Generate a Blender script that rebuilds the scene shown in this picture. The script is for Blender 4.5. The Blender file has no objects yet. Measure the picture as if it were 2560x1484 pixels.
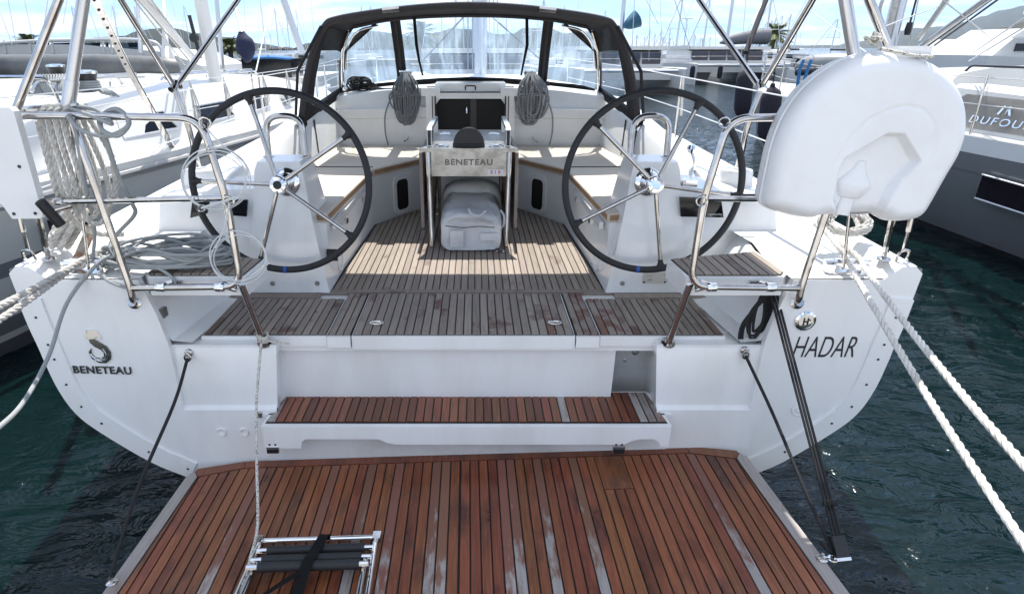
import bpy, bmesh, math, random
from mathutils import Vector as V, Matrix, noise
R = math.radians
rnd = random.Random(11)
sc = bpy.context.scene
COL = sc.collection

# ------------------------------------------------------------------ camera
CAM = V((.04, 0, 2.2)); FPX, PPX, PPY = 1500., 1187., 742.
PITCH = math.atan(622 / 1500)
cam = bpy.data.cameras.new('camera'); camo = bpy.data.objects.new('camera', cam); COL.objects.link(camo)
cam.sensor_width = 36; cam.lens = FPX / 2560 * 36
cam.shift_x = (1280 - PPX) / 2560; cam.shift_y = 0
cam.clip_start = .05; cam.clip_end = 30000
camo.location = CAM; camo.rotation_euler = (math.pi / 2 - PITCH, 0, 0)
sc.camera = camo

# ------------------------------------------------------------------ sky, sun, exposure
SUN_EL, SUN_AZ = R(65), R(2)
w = bpy.data.worlds.new('World'); sc.world = w; w.use_nodes = True
nt = w.node_tree; nt.nodes.clear()
def wn(t, **k):
    n = nt.nodes.new(t)
    for a, b in k.items(): setattr(n, a, b)
    return n
sky = wn('ShaderNodeTexSky', sky_type='NISHITA', sun_disc=False, sun_elevation=SUN_EL, sun_rotation=SUN_AZ,
         air_density=1.0, dust_density=.35, ozone_density=3.0)
tc = wn('ShaderNodeTexCoord')
lift = wn('ShaderNodeMapping', vector_type='POINT'); lift.inputs['Scale'].default_value = (1, 1, .74); lift.inputs['Location'].default_value = (0, 0, .26)
nt.links.new(tc.outputs['Generated'], lift.inputs[0]); nt.links.new(lift.outputs[0], sky.inputs[0])
sep = wn('ShaderNodeSeparateXYZ'); nt.links.new(tc.outputs['Generated'], sep.inputs[0])
mx = wn('ShaderNodeMath', operation='MAXIMUM'); nt.links.new(sep.outputs[2], mx.inputs[0]); mx.inputs[1].default_value = .0
ad = wn('ShaderNodeMath', operation='ADD'); nt.links.new(mx.outputs[0], ad.inputs[0]); ad.inputs[1].default_value = .16
dv = wn('ShaderNodeVectorMath', operation='DIVIDE'); cmb = wn('ShaderNodeCombineXYZ')
for i in range(3): nt.links.new(ad.outputs[0], cmb.inputs[i])
nt.links.new(tc.outputs['Generated'], dv.inputs[0]); nt.links.new(cmb.outputs[0], dv.inputs[1])
mp = wn('ShaderNodeMapping'); mp.inputs['Scale'].default_value = (.55, 1.0, .0); mp.inputs['Location'].default_value = (1.9, .35, 0)
nt.links.new(dv.outputs[0], mp.inputs[0])
cl = wn('ShaderNodeTexNoise'); cl.inputs['Scale'].default_value = 1.7; cl.inputs['Detail'].default_value = 9; cl.inputs['Roughness'].default_value = .58
cl.inputs['Distortion'].default_value = .5
nt.links.new(mp.outputs[0], cl.inputs['Vector'])
cr = wn('ShaderNodeMapRange'); cr.inputs[1].default_value = .42; cr.inputs[2].default_value = .58; cr.inputs[3].default_value = .02; cr.inputs[4].default_value = .88
nt.links.new(cl.outputs['Fac'], cr.inputs[0])
mix = wn('ShaderNodeMix', data_type='RGBA'); nt.links.new(cr.outputs[0], mix.inputs[0]); nt.links.new(sky.outputs[0], mix.inputs[6])
mix.inputs[7].default_value = (4.7, 4.95, 5.2, 1)
bg = wn('ShaderNodeBackground'); bg.inputs[1].default_value = .1; nt.links.new(mix.outputs[2], bg.inputs[0])
wo = wn('ShaderNodeOutputWorld'); nt.links.new(bg.outputs[0], wo.inputs[0])

sl = bpy.data.lights.new('sun', 'SUN'); so = bpy.data.objects.new('sun', sl); COL.objects.link(so)
sl.energy = 2.6; sl.angle = R(.53); sl.color = (1, .95, .87)
sd = V((math.sin(SUN_AZ) * math.cos(SUN_EL), math.cos(SUN_AZ) * math.cos(SUN_EL), math.sin(SUN_EL)))
so.rotation_euler = sd.to_track_quat('Z', 'Y').to_euler(); so.location = (0, 30, 40)
sc.view_settings.view_transform = 'Standard'; sc.view_settings.look = 'None'
sc.view_settings.exposure = 1.5; sc.view_settings.gamma = 1; sc.view_settings.use_curve_mapping = False
sc.cycles.max_bounces = 8; sc.cycles.transparent_max_bounces = 12

# ------------------------------------------------------------------ helpers
def at(x, y, X=None, Y=None, Z=None):
    "place in the scene seen at a point of the 2520-wide view, at a given depth / height"
    x *= 1.01587; y *= 1.01587
    u = (x - PPX) / FPX; v = (PPY - y) / FPX
    d = V((u, math.cos(PITCH) + v * math.sin(PITCH), -math.sin(PITCH) + v * math.cos(PITCH)))
    t = Y / d.y if Y is not None else ((Z - CAM.z) / d.z if Z is not None else (X - CAM.x) / d.x)
    return CAM + d * t

def wm(o):
    m = o.matrix_parent_inverse @ o.matrix_basis
    return wm(o.parent) @ m if o.parent else o.matrix_basis.copy()
def setparent(o, p):
    o.parent = p; o.matrix_parent_inverse = wm(p).inverted()

def thing(name, label, cat, loc=(0, 0, 0), rotz=0, group=None):
    o = bpy.data.objects.new(name, None); COL.objects.link(o); o.empty_display_size = .2
    o.location = loc; o.rotation_euler = (0, 0, rotz)
    return tag(o, label, cat, group)
def tag(o, label=None, cat=None, group=None, kind=None):
    if label: o['label'] = label
    if cat: o['category'] = cat
    if group: o['group'] = group
    if kind: o['kind'] = kind
    return o

def mk(name, bm, mat, parent=None, bevel=0, seg=2, ang=38, flat=False, local=None, recalc=True):
    "finish a bmesh as one mesh object with its origin at its base"
    if bevel:
        es = [e for e in bm.edges if len(e.link_faces) == 2 and e.calc_face_angle(0) > R(30)]
        bmesh.ops.bevel(bm, geom=es, offset=bevel, segments=seg, profile=.6, affect='EDGES', clamp_overlap=True)
    if recalc: bmesh.ops.recalc_face_normals(bm, faces=bm.faces)
    for f in bm.faces: f.smooth = not flat
    if not flat:
        for e in bm.edges:
            if len(e.link_faces) == 2 and e.calc_face_angle(0) > R(ang): e.smooth = False
    if local is not None: bmesh.ops.transform(bm, matrix=local, verts=bm.verts)
    xs = [v.co for v in bm.verts]
    c = V(((min(p.x for p in xs) + max(p.x for p in xs)) / 2, (min(p.y for p in xs) + max(p.y for p in xs)) / 2, min(p.z for p in xs)))
    bmesh.ops.translate(bm, verts=bm.verts, vec=-c)
    me = bpy.data.meshes.new(name); bm.to_mesh(me); bm.free()
    for m in (mat if isinstance(mat, (list, tuple)) else [mat]): me.materials.append(m)
    o = bpy.data.objects.new(name, me); COL.objects.link(o); o.location = c
    if parent: setparent(o, parent)
    return o
def nb(): return bmesh.new()

def box(bm, x0, x1, y0, y1, z0, z1, M=None):
    ps = [(x, y, z) for z in (z0, z1) for y in (y0, y1) for x in (x0, x1)]
    vs = [bm.verts.new(M @ V(p) if M else p) for p in ps]
    for f in ((0, 2, 3, 1), (4, 5, 7, 6), (0, 1, 5, 4), (2, 6, 7, 3), (0, 4, 6, 2), (1, 3, 7, 5)): bm.faces.new([vs[i] for i in f])
def prism(bm, poly, z0, z1, M=None):
    M = M or Matrix.Identity(4)
    a = [bm.verts.new(M @ V((p[0], p[1], z0))) for p in poly]; b = [bm.verts.new(M @ V((p[0], p[1], z1))) for p in poly]
    n = len(poly)
    bm.faces.new(a[::-1]); bm.faces.new(b)
    for i in range(n): bm.faces.new((a[i], a[(i + 1) % n], b[(i + 1) % n], b[i]))
def AFT(x=0, y=0, z=0):   # local x right, y up, z towards the camera
    return Matrix(((1, 0, 0, x), (0, 0, -1, y), (0, 1, 0, z), (0, 0, 0, 1)))
def SIDE(x, s=1):         # profile in (Y, Z), extruded across X
    return Matrix(((0, 0, s, x), (1, 0, 0, 0), (0, 1, 0, 0), (0, 0, 0, 1)))
def cat(pts, k=6, closed=False):
    pts = [V(p) for p in pts]; n = len(pts); out = []
    for i in range(n if closed else n - 1):
        p1, p2 = pts[i], pts[(i + 1) % n]
        p0 = pts[i - 1] if (i or closed) else p1 * 2 - p2
        p3 = pts[(i + 2) % n] if (i + 2 < n or closed) else p2 * 2 - p1
        for j in range(k):
            t = j / k
            out.append(.5 * (2 * p1 + (p2 - p0) * t + (2 * p0 - 5 * p1 + 4 * p2 - p3) * t * t + (3 * p1 - p0 - 3 * p2 + p3) * t ** 3))
    if not closed: out.append(pts[-1])
    return out
def rounded(pts, r, k=5):
    "polyline with its inner corners rounded by radius r"
    pts = [V(p) for p in pts]; out = [pts[0]]
    for i in range(1, len(pts) - 1):
        a, b, c = pts[i - 1], pts[i], pts[i + 1]
        rr = min(r, (a - b).length * .45, (c - b).length * .45)
        p, q = b + (a - b).normalized() * rr, b + (c - b).normalized() * rr
        for j in range(k + 1):
            t = j / k; out.append((1 - t) ** 2 * p + 2 * t * (1 - t) * b + t * t * q)
    out.append(pts[-1]); return out
def frames(pts, closed=False):
    n = len(pts); T = []
    for i in range(n):
        a = pts[i - 1] if (i or closed) else pts[0]; b = pts[(i + 1) % n] if (i < n - 1 or closed) else pts[-1]
        t = b - a; T.append(t.normalized() if t.length > 1e-9 else V((0, 0, 1)))
    u = T[0].orthogonal().normalized(); out = []
    for i in range(n):
        u = u - T[i] * u.dot(T[i])
        u = u.normalized() if u.length > 1e-6 else T[i].orthogonal().normalized()
        out.append((u.copy(), T[i].cross(u)))
    return out
def tube(bm, pts, r, n=8, closed=False, mi=0):
    pts = [V(p) for p in pts]; fr = frames(pts, closed); rings = []
    for i, p in enumerate(pts):
        rr = r[i] if isinstance(r, (list, tuple)) else r
        rings.append([bm.verts.new(p + (fr[i][0] * math.cos(a) + fr[i][1] * math.sin(a)) * rr) for a in (2 * math.pi * k / n for k in range(n))])
    m = len(rings)
    for i in range(m if closed else m - 1):
        A, B = rings[i], rings[(i + 1) % m]
        off = 0
        if closed and i == m - 1:
            off = min(range(n), key=lambda k: (B[k].co - A[0].co).length)
        for k in range(n):
            f = bm.faces.new((A[k], A[(k + 1) % n], B[(k + 1 + off) % n], B[(k + off) % n])); f.material_index = mi
    if not closed: bm.faces.new(rings[0][::-1]).material_index = mi; bm.faces.new(rings[-1]).material_index = mi
def strands(bm, pts, r, pitch=None, ns=3, n=6, step=None):
    "laid rope: ns strands twisted round the path"
    pitch = pitch or r * 7.5; step = step or pitch / 7
    P = resample(pts, step); fr = frames(P); d = 0
    lines = [[] for _ in range(ns)]
    for i, p in enumerate(P):
        for k in range(ns):
            a = 2 * math.pi * (d / pitch + k / ns)
            lines[k].append(p + (fr[i][0] * math.cos(a) + fr[i][1] * math.sin(a)) * r * .5)
        if i < len(P) - 1: d += (P[i + 1] - p).length
    for l in lines: tube(bm, l, r * .56, n)
def resample(pts, step):
    pts = [V(p) for p in pts]; out = [pts[0]]; rest = step
    for a, b in zip(pts, pts[1:]):
        L = (b - a).length
        while rest <= L:
            out.append(a.lerp(b, rest / L)); rest += step
        rest -= L
    if (out[-1] - pts[-1]).length > step * .3: out.append(pts[-1])
    return out
def lathe(bm, prof, n=20, M=None, mi=0):
    M = M or Matrix.Identity(4); rings = []
    for r, z in prof:
        rings.append([bm.verts.new(M @ V((r * math.cos(2 * math.pi * k / n), r * math.sin(2 * math.pi * k / n), z))) for k in range(n)] if r > 1e-5 else [bm.verts.new(M @ V((0, 0, z)))])
    for A, B in zip(rings, rings[1:]):
        for k in range(n):
            a, b = A[k % len(A)], A[(k + 1) % len(A)]; c, d = B[(k + 1) % len(B)], B[k % len(B)]
            vs = [x for i, x in enumerate((a, b, c, d)) if x not in (a, b, c, d)[:i]]
            if len(vs) > 2: bm.faces.new(vs).material_index = mi
    for Rg in (rings[0], rings[-1]):
        if len(Rg) > 2: bm.faces.new(Rg).material_index = mi
def loft(bm, rings, closed=True, caps=True, mi=0):
    vs = [[bm.verts.new(V(p)) for p in r] for r in rings]; n = len(vs[0])
    for A, B in zip(vs, vs[1:]):
        for k in range(n if closed else n - 1): bm.faces.new((A[k], A[(k + 1) % n], B[(k + 1) % n], B[k])).material_index = mi
    if caps and closed: bm.faces.new(vs[0][::-1]).material_index = mi; bm.faces.new(vs[-1]).material_index = mi
def sheet(bm, poly): bm.faces.new([bm.verts.new(V(p)) for p in poly])
def orient(p, d, up=(0, 0, 1)):
    "matrix whose local z points along d, placed at p"
    q = V(d).normalized().to_track_quat('Z', 'Y').to_matrix().to_4x4(); q.translation = V(p); return q
def rod(bm, a, b, r, n=8): tube(bm, [a, b], r, n)
def clip(poly, a, b, c):
    "keep the part of a polygon where a*x + b*y >= c"
    out = []
    for i, p in enumerate(poly):
        q = poly[(i + 1) % len(poly)]; dp = a * p[0] + b * p[1] - c; dq = a * q[0] + b * q[1] - c
        if dp >= 0: out.append(p)
        if (dp >= 0) != (dq >= 0):
            t = dp / (dp - dq); out.append((p[0] + (q[0] - p[0]) * t, p[1] + (q[1] - p[1]) * t))
    return out
def area(p): return abs(sum(p[i][0] * p[(i + 1) % len(p)][1] - p[(i + 1) % len(p)][0] * p[i][1] for i in range(len(p)))) / 2
def planks(parent, region, z, pitch, mat, gap=.0062, thick=.009, x0=None, local=None, name='plank', pick=None):
    xs = [p[0] for p in region]; a, b = min(xs), max(xs); n = max(1, round((b - a) / pitch)); pw = (b - a) / n
    for i in range(n):
        q = clip(clip(region, 1, 0, a + i * pw + gap / 2), -1, 0, -(a + (i + 1) * pw - gap / 2))
        if len(q) < 3 or area(q) < 2e-4: continue
        bm = nb(); dz = rnd.uniform(-.0007, .0007)
        prism(bm, q, z - thick, z + dz)
        top = [e for e in bm.edges if all(v.co.z > z - thick / 2 for v in e.verts)]
        bmesh.ops.bevel(bm, geom=top, offset=.0011, segments=1, affect='EDGES', clamp_overlap=True)
        mk(name, bm, pick(i, n) if pick else mat, parent, flat=True, local=local)
FONTS = {}
def text(name, s, size, mat, parent, M, extrude=.002, shear=0, spacing=1.0, offset=0, align='CENTER', squash=1.0):
    cu = bpy.data.curves.new(name, 'FONT'); cu.body = s; cu.size = size; cu.extrude = extrude; cu.shear = shear
    cu.space_character = spacing; cu.align_x = align; cu.offset = offset; cu.align_y = 'CENTER'
    o = bpy.data.objects.new(name, cu); COL.objects.link(o)
    dg = bpy.context.evaluated_depsgraph_get(); me = bpy.data.meshes.new_from_object(o.evaluated_get(dg))
    bpy.data.objects.remove(o)
    bm = nb(); bm.from_mesh(me); bpy.data.meshes.remove(me)
    bmesh.ops.transform(bm, matrix=M @ Matrix.Diagonal((squash, 1, 1, 1)), verts=bm.verts)
    return mk(name, bm, mat, parent, flat=True, recalc=False)
def copy_tree(o, parent=None):
    c = o.copy(); COL.objects.link(c)
    if parent: c.parent = parent
    for ch in list(o.children): copy_tree(ch, c)
    return c

# ------------------------------------------------------------------ materials
def mat(name, base, rough=.5, metal=0, var=0, vscale=6, vcol=None, bump=0, bscale=40, objrand=0, coat=0, spec=None, stretch=None, alpha=None, pos=True, detail=5, vlo=.42, vhi=.62):
    m = bpy.data.materials.new(name); m.use_nodes = True; t = m.node_tree; b = t.nodes['Principled BSDF']
    b.inputs['Base Color'].default_value = (*base, 1); b.inputs['Roughness'].default_value = rough; b.inputs['Metallic'].default_value = metal
    if coat: b.inputs['Coat Weight'].default_value = coat; b.inputs['Coat Roughness'].default_value = .08
    if spec is not None: b.inputs['Specular IOR Level'].default_value = spec
    if alpha is not None: b.inputs['Alpha'].default_value = alpha
    N = t.nodes.new; L = t.links.new
    if var or bump:
        if pos: g = N('ShaderNodeNewGeometry'); src = g.outputs['Position']
        else: g = N('ShaderNodeTexCoord'); src = g.outputs['Object']
        mpg = N('ShaderNodeMapping'); mpg.inputs['Scale'].default_value = stretch or (1, 1, 1); L(src, mpg.inputs[0])
    col = None
    if var:
        nz = N('ShaderNodeTexNoise'); nz.inputs['Scale'].default_value = vscale; nz.inputs['Detail'].default_value = detail; nz.inputs['Roughness'].default_value = .6
        L(mpg.outputs[0], nz.inputs['Vector'])
        mr = N('ShaderNodeMapRange'); mr.inputs[1].default_value = vlo; mr.inputs[2].default_value = vhi; mr.inputs[3].default_value = 0; mr.inputs[4].default_value = var
        L(nz.outputs['Fac'], mr.inputs[0])
        mxn = N('ShaderNodeMix'); mxn.data_type = 'RGBA'; mxn.inputs[6].default_value = (*base, 1); mxn.inputs[7].default_value = (*(vcol or [c * .4 for c in base]), 1)
        L(mr.outputs[0], mxn.inputs[0]); col = mxn.outputs[2]
    if objrand:
        oi = N('ShaderNodeObjectInfo'); mr2 = N('ShaderNodeMapRange'); mr2.inputs[3].default_value = 1 - objrand; mr2.inputs[4].default_value = 1 + objrand
        L(oi.outputs['Random'], mr2.inputs[0])
        hs = N('ShaderNodeHueSaturation'); L(mr2.outputs[0], hs.inputs['Value'])
        if col: L(col, hs.inputs['Color'])
        else: hs.inputs['Color'].default_value = (*base, 1)
        col = hs.outputs[0]
    if col: L(col, b.inputs['Base Color'])
    if bump:
        nz2 = N('ShaderNodeTexNoise'); nz2.inputs['Scale'].default_value = bscale; nz2.inputs['Detail'].default_value = 4; L(mpg.outputs[0], nz2.inputs['Vector'])
        bp = N('ShaderNodeBump'); bp.inputs['Strength'].default_value = bump; bp.inputs['Distance'].default_value = .01
        L(nz2.outputs['Fac'], bp.inputs['Height']); L(bp.outputs[0], b.inputs['Normal'])
    return m
def teak(name, c1, c2, c3, patch, wet, rough=.6, ywear=None, plo=.52, phi=.62, pscale=2.3, pstretch=(1, .45, 1), rnd_v=.16, grain='Y'):
    "planks: c1/c2 long grain, c3 patches of another state (wet, bare or bleached), tone differs from plank to plank"
    m = bpy.data.materials.new(name); m.use_nodes = True; t = m.node_tree; b = t.nodes['Principled BSDF']
    N = t.nodes.new; L = t.links.new
    g = N('ShaderNodeNewGeometry'); oi = N('ShaderNodeObjectInfo')
    off = N('ShaderNodeVectorMath'); off.operation = 'ADD'; L(g.outputs['Position'], off.inputs[0])
    sc_ = N('ShaderNodeMath'); sc_.operation = 'MULTIPLY'; L(oi.outputs['Random'], sc_.inputs[0]); sc_.inputs[1].default_value = 37
    cb = N('ShaderNodeCombineXYZ'); L(sc_.outputs[0], cb.inputs[1]); L(sc_.outputs[0], cb.inputs[2]); L(cb.outputs[0], off.inputs[1])
    mp1 = N('ShaderNodeMapping'); mp1.inputs['Scale'].default_value = (150, 5, 60); L(off.outputs[0], mp1.inputs[0])
    gr = N('ShaderNodeTexNoise'); gr.inputs['Scale'].default_value = 1; gr.inputs['Detail'].default_value = 5; gr.inputs['Roughness'].default_value = .65; L(mp1.outputs[0], gr.inputs['Vector'])
    m1 = N('ShaderNodeMix'); m1.data_type = 'RGBA'; m1.inputs[6].default_value = (*c1, 1); m1.inputs[7].default_value = (*c2, 1)
    r1 = N('ShaderNodeMapRange'); r1.inputs[1].default_value = .3; r1.inputs[2].default_value = .72; L(gr.outputs['Fac'], r1.inputs[0]); L(r1.outputs[0], m1.inputs[0])
    # patches follow the deck, broken from plank to plank
    half = N('ShaderNodeVectorMath'); half.operation = 'MULTIPLY_ADD'; half.inputs[1].default_value = (.012, .012, .012); L(cb.outputs[0], half.inputs[0]); L(g.outputs['Position'], half.inputs[2])
    mp2 = N('ShaderNodeMapping'); mp2.inputs['Scale'].default_value = pstretch; L(half.outputs[0], mp2.inputs[0])
    pn = N('ShaderNodeTexNoise'); pn.inputs['Scale'].default_value = pscale; pn.inputs['Detail'].default_value = 6; pn.inputs['Roughness'].default_value = .62; L(mp2.outputs[0], pn.inputs['Vector'])
    r2 = N('ShaderNodeMapRange'); r2.inputs[1].default_value = plo; r2.inputs[2].default_value = phi; r2.inputs[4].default_value = patch; L(pn.outputs['Fac'], r2.inputs[0])
    if ywear:   # wear that starts part way along the plank, at a different place on each
        sp = N('ShaderNodeSeparateXYZ'); L(g.outputs['Position'], sp.inputs[0])
        ya = N('ShaderNodeMath'); ya.operation = 'MULTIPLY_ADD'; L(pn.outputs['Fac'], ya.inputs[0]); ya.inputs[1].default_value = ywear[2]; L(sp.outputs[1], ya.inputs[2])
        yb = N('ShaderNodeMath'); yb.operation = 'MULTIPLY_ADD'; L(oi.outputs['Random'], yb.inputs[0]); yb.inputs[1].default_value = .35; L(ya.outputs[0], yb.inputs[2])
        r2.inputs[1].default_value, r2.inputs[2].default_value = ywear[0], ywear[1]; L(yb.outputs[0], r2.inputs[0])
    m2 = N('ShaderNodeMix'); m2.data_type = 'RGBA'; L(m1.outputs[2], m2.inputs[6]); m2.inputs[7].default_value = (*c3, 1); L(r2.outputs[0], m2.inputs[0])
    hs = N('ShaderNodeHueSaturation'); L(m2.outputs[2], hs.inputs['Color'])
    rv = N('ShaderNodeMapRange'); rv.inputs[3].default_value = 1 - rnd_v; rv.inputs[4].default_value = 1 + rnd_v; L(oi.outputs['Random'], rv.inputs[0]); L(rv.outputs[0], hs.inputs['Value'])
    rh = N('ShaderNodeMapRange'); rh.inputs[3].default_value = .49; rh.inputs[4].default_value = .51
    fr = N('ShaderNodeMath'); fr.operation = 'FRACT'; L(sc_.outputs[0], fr.inputs[0]); L(fr.outputs[0], rh.inputs[0]); L(rh.outputs[0], hs.inputs['Hue'])
    L(hs.outputs[0], b.inputs['Base Color'])
    ro = N('ShaderNodeMapRange'); ro.inputs[3].default_value = rough; ro.inputs[4].default_value = rough - wet; L(r2.outputs[0], ro.inputs[0]); L(ro.outputs[0], b.inputs['Roughness'])
    bp = N('ShaderNodeBump'); bp.inputs['Strength'].default_value = .25; bp.inputs['Distance'].default_value = .002; L(gr.outputs['Fac'], bp.inputs['Height']); L(bp.outputs[0], b.inputs['Normal'])
    return m

GEL = mat('white gelcoat', (.85, .86, .865), .22, var=.7, vscale=2.2, vcol=(.75, .755, .74), coat=.5, bump=.02, bscale=7, stretch=(1.6, 1, .45), detail=8)
GEL_DECK = mat('non slip deck', (.80, .80, .79), .5, var=.6, vscale=2.5, vcol=(.68, .68, .66), bump=.12, bscale=260)
GEL_IN = mat('cockpit gelcoat', (.83, .84, .84), .3, var=.5, vscale=1.6, vcol=(.68, .68, .66), coat=.2)
GEL_DIRTY = mat('stained gelcoat', (.76, .77, .77), .38, var=.85, vscale=3.5, vcol=(.58, .57, .54), vlo=.45, vhi=.7)
STEEL = mat('polished stainless', (.60, .59, .58), .10, 1, var=.5, vscale=14, vcol=(.40, .36, .33))
CHROME = mat('chrome', (.86, .86, .87), .06, 1)
BRUSHED = mat('brushed steel sheet', (.42, .415, .40), .32, 1, var=.8, vscale=14, vcol=(.25, .24, .22), bump=.04, bscale=60)
ALU = mat('anodised aluminium', (.66, .67, .69), .32, .9)
BLACK = mat('black plastic', (.012, .013, .016), .42)
RUBBER = mat('black leather grip', (.018, .019, .022), .6, bump=.15, bscale=180)
CAULK = mat('black caulking', (.012, .011, .011), .55)
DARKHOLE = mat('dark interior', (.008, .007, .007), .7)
CANVAS = mat('charcoal canvas', (.036, .034, .037), .85, bump=.25, bscale=14, var=.4, vscale=5, vcol=(.045, .043, .046))
CANVAS_BAND = mat('charcoal canvas binding', (.020, .019, .022), .8)
CUSHION = mat('beige cushion', (.66, .60, .52), .62, var=.5, vscale=2.2, vcol=(.54, .47, .39), bump=.18, bscale=7)
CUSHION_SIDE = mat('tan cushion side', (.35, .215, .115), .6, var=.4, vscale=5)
BLUE_TAPE = mat('blue tape', (.02, .10, .42), .5)
RED = mat('red webbing', (.5, .03, .03), .6)
BLACK_WEB = mat('black webbing', (.010, .010, .011), .8, bump=.2, bscale=220)
SCREEN = mat('dark glass', (.006, .007, .009), .08)
PURPLE_GLASS = mat('tinted cabin glass', (.028, .022, .034), .06, coat=.5)
ROPE_W = mat('white rope', (.76, .74, .70), .8, var=.8, vscale=9, vcol=(.50, .48, .43), bump=.3, bscale=300)
ROPE_G = mat('grey rope', (.32, .34, .345), .8, var=.6, vscale=60, vcol=(.27, .29, .30), bump=.3, bscale=300)
ROPE_OLD = mat('aged white rope', (.60, .585, .55), .85, var=.8, vscale=24, vcol=(.40, .385, .35), bump=.4, bscale=260)
ROPE_K = mat('black rope', (.012, .012, .014), .75, bump=.3, bscale=300)
ROPE_FLECK = mat('flecked rope', (.66, .64, .58), .8, var=.95, vscale=170, vcol=(.16, .15, .14), vlo=.5, vhi=.58)
ROPE_GF = mat('grey flecked rope', (.33, .335, .34), .8, var=.9, vscale=150, vcol=(.12, .125, .13), vlo=.46, vhi=.6)
WIRE = mat('plastic coated wire', (.62, .64, .65), .35)
LETTER = mat('black lettering', (.02, .02, .024), .4)
TEAK_GREY = teak('weathered teak', (.345, .292, .246), (.205, .168, .138), (.12, .062, .044), .85, .15, rough=.66, plo=.585, phi=.68, pscale=3.0, pstretch=(1, .8, 1))
TEAK_LID = teak('teak lids', (.32, .278, .24), (.19, .158, .134), (.10, .038, .026), .9, .3, rough=.62, plo=.555, phi=.62, pscale=3.4, pstretch=(1.3, 1.1, 1))
TEAK_WET = teak('wet teak', (.30, .098, .043), (.125, .036, .017), (.062, .022, .015), .85, .16, rough=.40, plo=.50, phi=.66, pscale=4.5, pstretch=(1.5, .6, 1), rnd_v=.18)
TEAK_STEP = teak('wet step teak', (.27, .094, .048), (.11, .038, .022), (.24, .20, .18), .8, 0, rough=.40, plo=.60, phi=.72, pscale=2.2, pstretch=(2, .3, 1), rnd_v=.34)
TEAK_DAMP = teak('damp reddish teak', (.20, .095, .068), (.11, .050, .036), (.27, .232, .20), .95, -.1, rough=.5, plo=.43, phi=.54, pscale=4.5, pstretch=(1.2, 1.4, 1))
TEAK_BLEACH = teak('bleached teak', (.40, .37, .35), (.26, .23, .21), (.16, .07, .045), .85, .1, rough=.55, plo=.52, phi=.60, pscale=4.5, pstretch=(1.5, .4, 1))
TEAK_BORDER = teak('pale border teak', (.46, .42, .40), (.30, .26, .24), (.20, .11, .085), .8, .1, rough=.55, plo=.55, phi=.66, pscale=2.0)

# ================================================================== the yacht in the middle
YS = thing('sailing_yacht', 'white sailing yacht HADAR seen from its stern, teak cockpit with two wheels', 'yacht', (0, 2.52, 0))
OUT = [(2.028, 1.275), (2.010, 1.04), (1.992, .909), (1.984, .834), (1.960, .685), (1.910, .551), (1.815, .440), (1.60, .26), (1.42, .16), (1.1, .07), (.6, .0), (0, -.03)]
_o = cat([V((x, z, 0)) for x, z in OUT[:9]], 4); OUT = [(p.x, p.y) for p in _o] + OUT[9:]; NE = len(_o)

# hull shell: the transom outline carried forward to the bow
def hull_shell():
    bm = nb(); rings = []
    for Y, b, sh, dp in ((2.52, 1, 0, 0), (3.4, 1.012, .012, -.02), (4.6, 1.03, .035, -.05), (6, 1.035, .07, -.09), (8, 1.0, .13, -.12), (10, .88, .2, -.12), (11.6, .66, .26, -.08), (12.8, .40, .31, 0), (13.7, .14, .35, .1), (14.0, .015, .37, .2)):
        half = []
        for x, z in OUT:
            f = max(0, min(1, z / 1.275)); half.append((x * b, Y, z + sh * f + dp * (1 - f)))
        rings.append([V(p) for p in half] + [V((-p[0], p[1], p[2])) for p in half[-2::-1]])
    loft(bm, rings, closed=False)
    return mk('hull', bm, GEL, YS)
hull_shell()

# two flat transom quarters, with the edge strip and its screws
for s in (-1, 1):
    poly = [(s * x, z) for x, z in OUT[:NE]] + [(s * 1.385, .16), (s * 1.385, .60), (s * 1.39, .93), (s * 1.415, 1.08), (s * 1.462, 1.245), (s * 1.86, 1.245), (s * 1.93, 1.305), (s * 1.99, 1.31)]
    bm = nb(); prism(bm, poly if s > 0 else poly[::-1], 0, .03, AFT(0, 2.53, 0))
    q = mk('transom_quarter', bm, GEL, YS, bevel=.006)
    strip = nb()
    o = [V((s * (x + .0), 2.5, z)) for x, z in OUT[:NE]]; i_ = []
    for k, p in enumerate(o):
        a = o[max(0, k - 1)]; b = o[min(len(o) - 1, k + 1)]; t = (b - a).normalized(); nrm = V((t.z, 0, -t.x)) * (-s)
        if nrm.x * s > 0: nrm = -nrm
        i_.append(p + nrm * .105)
    rr = []
    for a, b in zip(o, i_):
        rr.append([a + V((0, .002, 0)), a + V((0, -.010, 0)), b + V((0, -.010, 0)), b + V((0, .002, 0))])
    rr = rr[2:]
    loft(strip, rr); mk('edge_strip', strip, GEL, q, bevel=.003)
    for k in range(8):
        t = (k + .9) / 8 * (len(o) - 1.2); a = int(t); p = o[a].lerp(o[a + 1], t - a).lerp(i_[a].lerp(i_[a + 1], t - a), .5)
        bm = nb(); lathe(bm, [(.006, .0), (.0055, .0025), (0, .003)], 10, orient(p + V((0, -.0105, 0)), (0, -1, 0))); mk('screw', bm, BLACK, q)
    # inner return of the quarter: the curved gutter wall running forward beside the helm floor
    bm = nb()
    rr = []
    for Y, x0, x1 in ((2.525, 1.41, 1.475), (2.7, 1.39, 1.455), (2.9, 1.37, 1.45), (3.1, 1.34, 1.49), (3.3, 1.33, 1.53)):
        rr.append([(s * (x0 - .12), Y, .922), (s * (x0 - .03), Y, .93), (s * x0, Y, .97), (s * (x0 + .03), Y, 1.08), (s * x1, Y, 1.235), (s * (x1 + .015), Y, 1.247)])
    loft(bm, rr, closed=False); mk('gutter_wall', bm, GEL_IN, YS)

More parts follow.
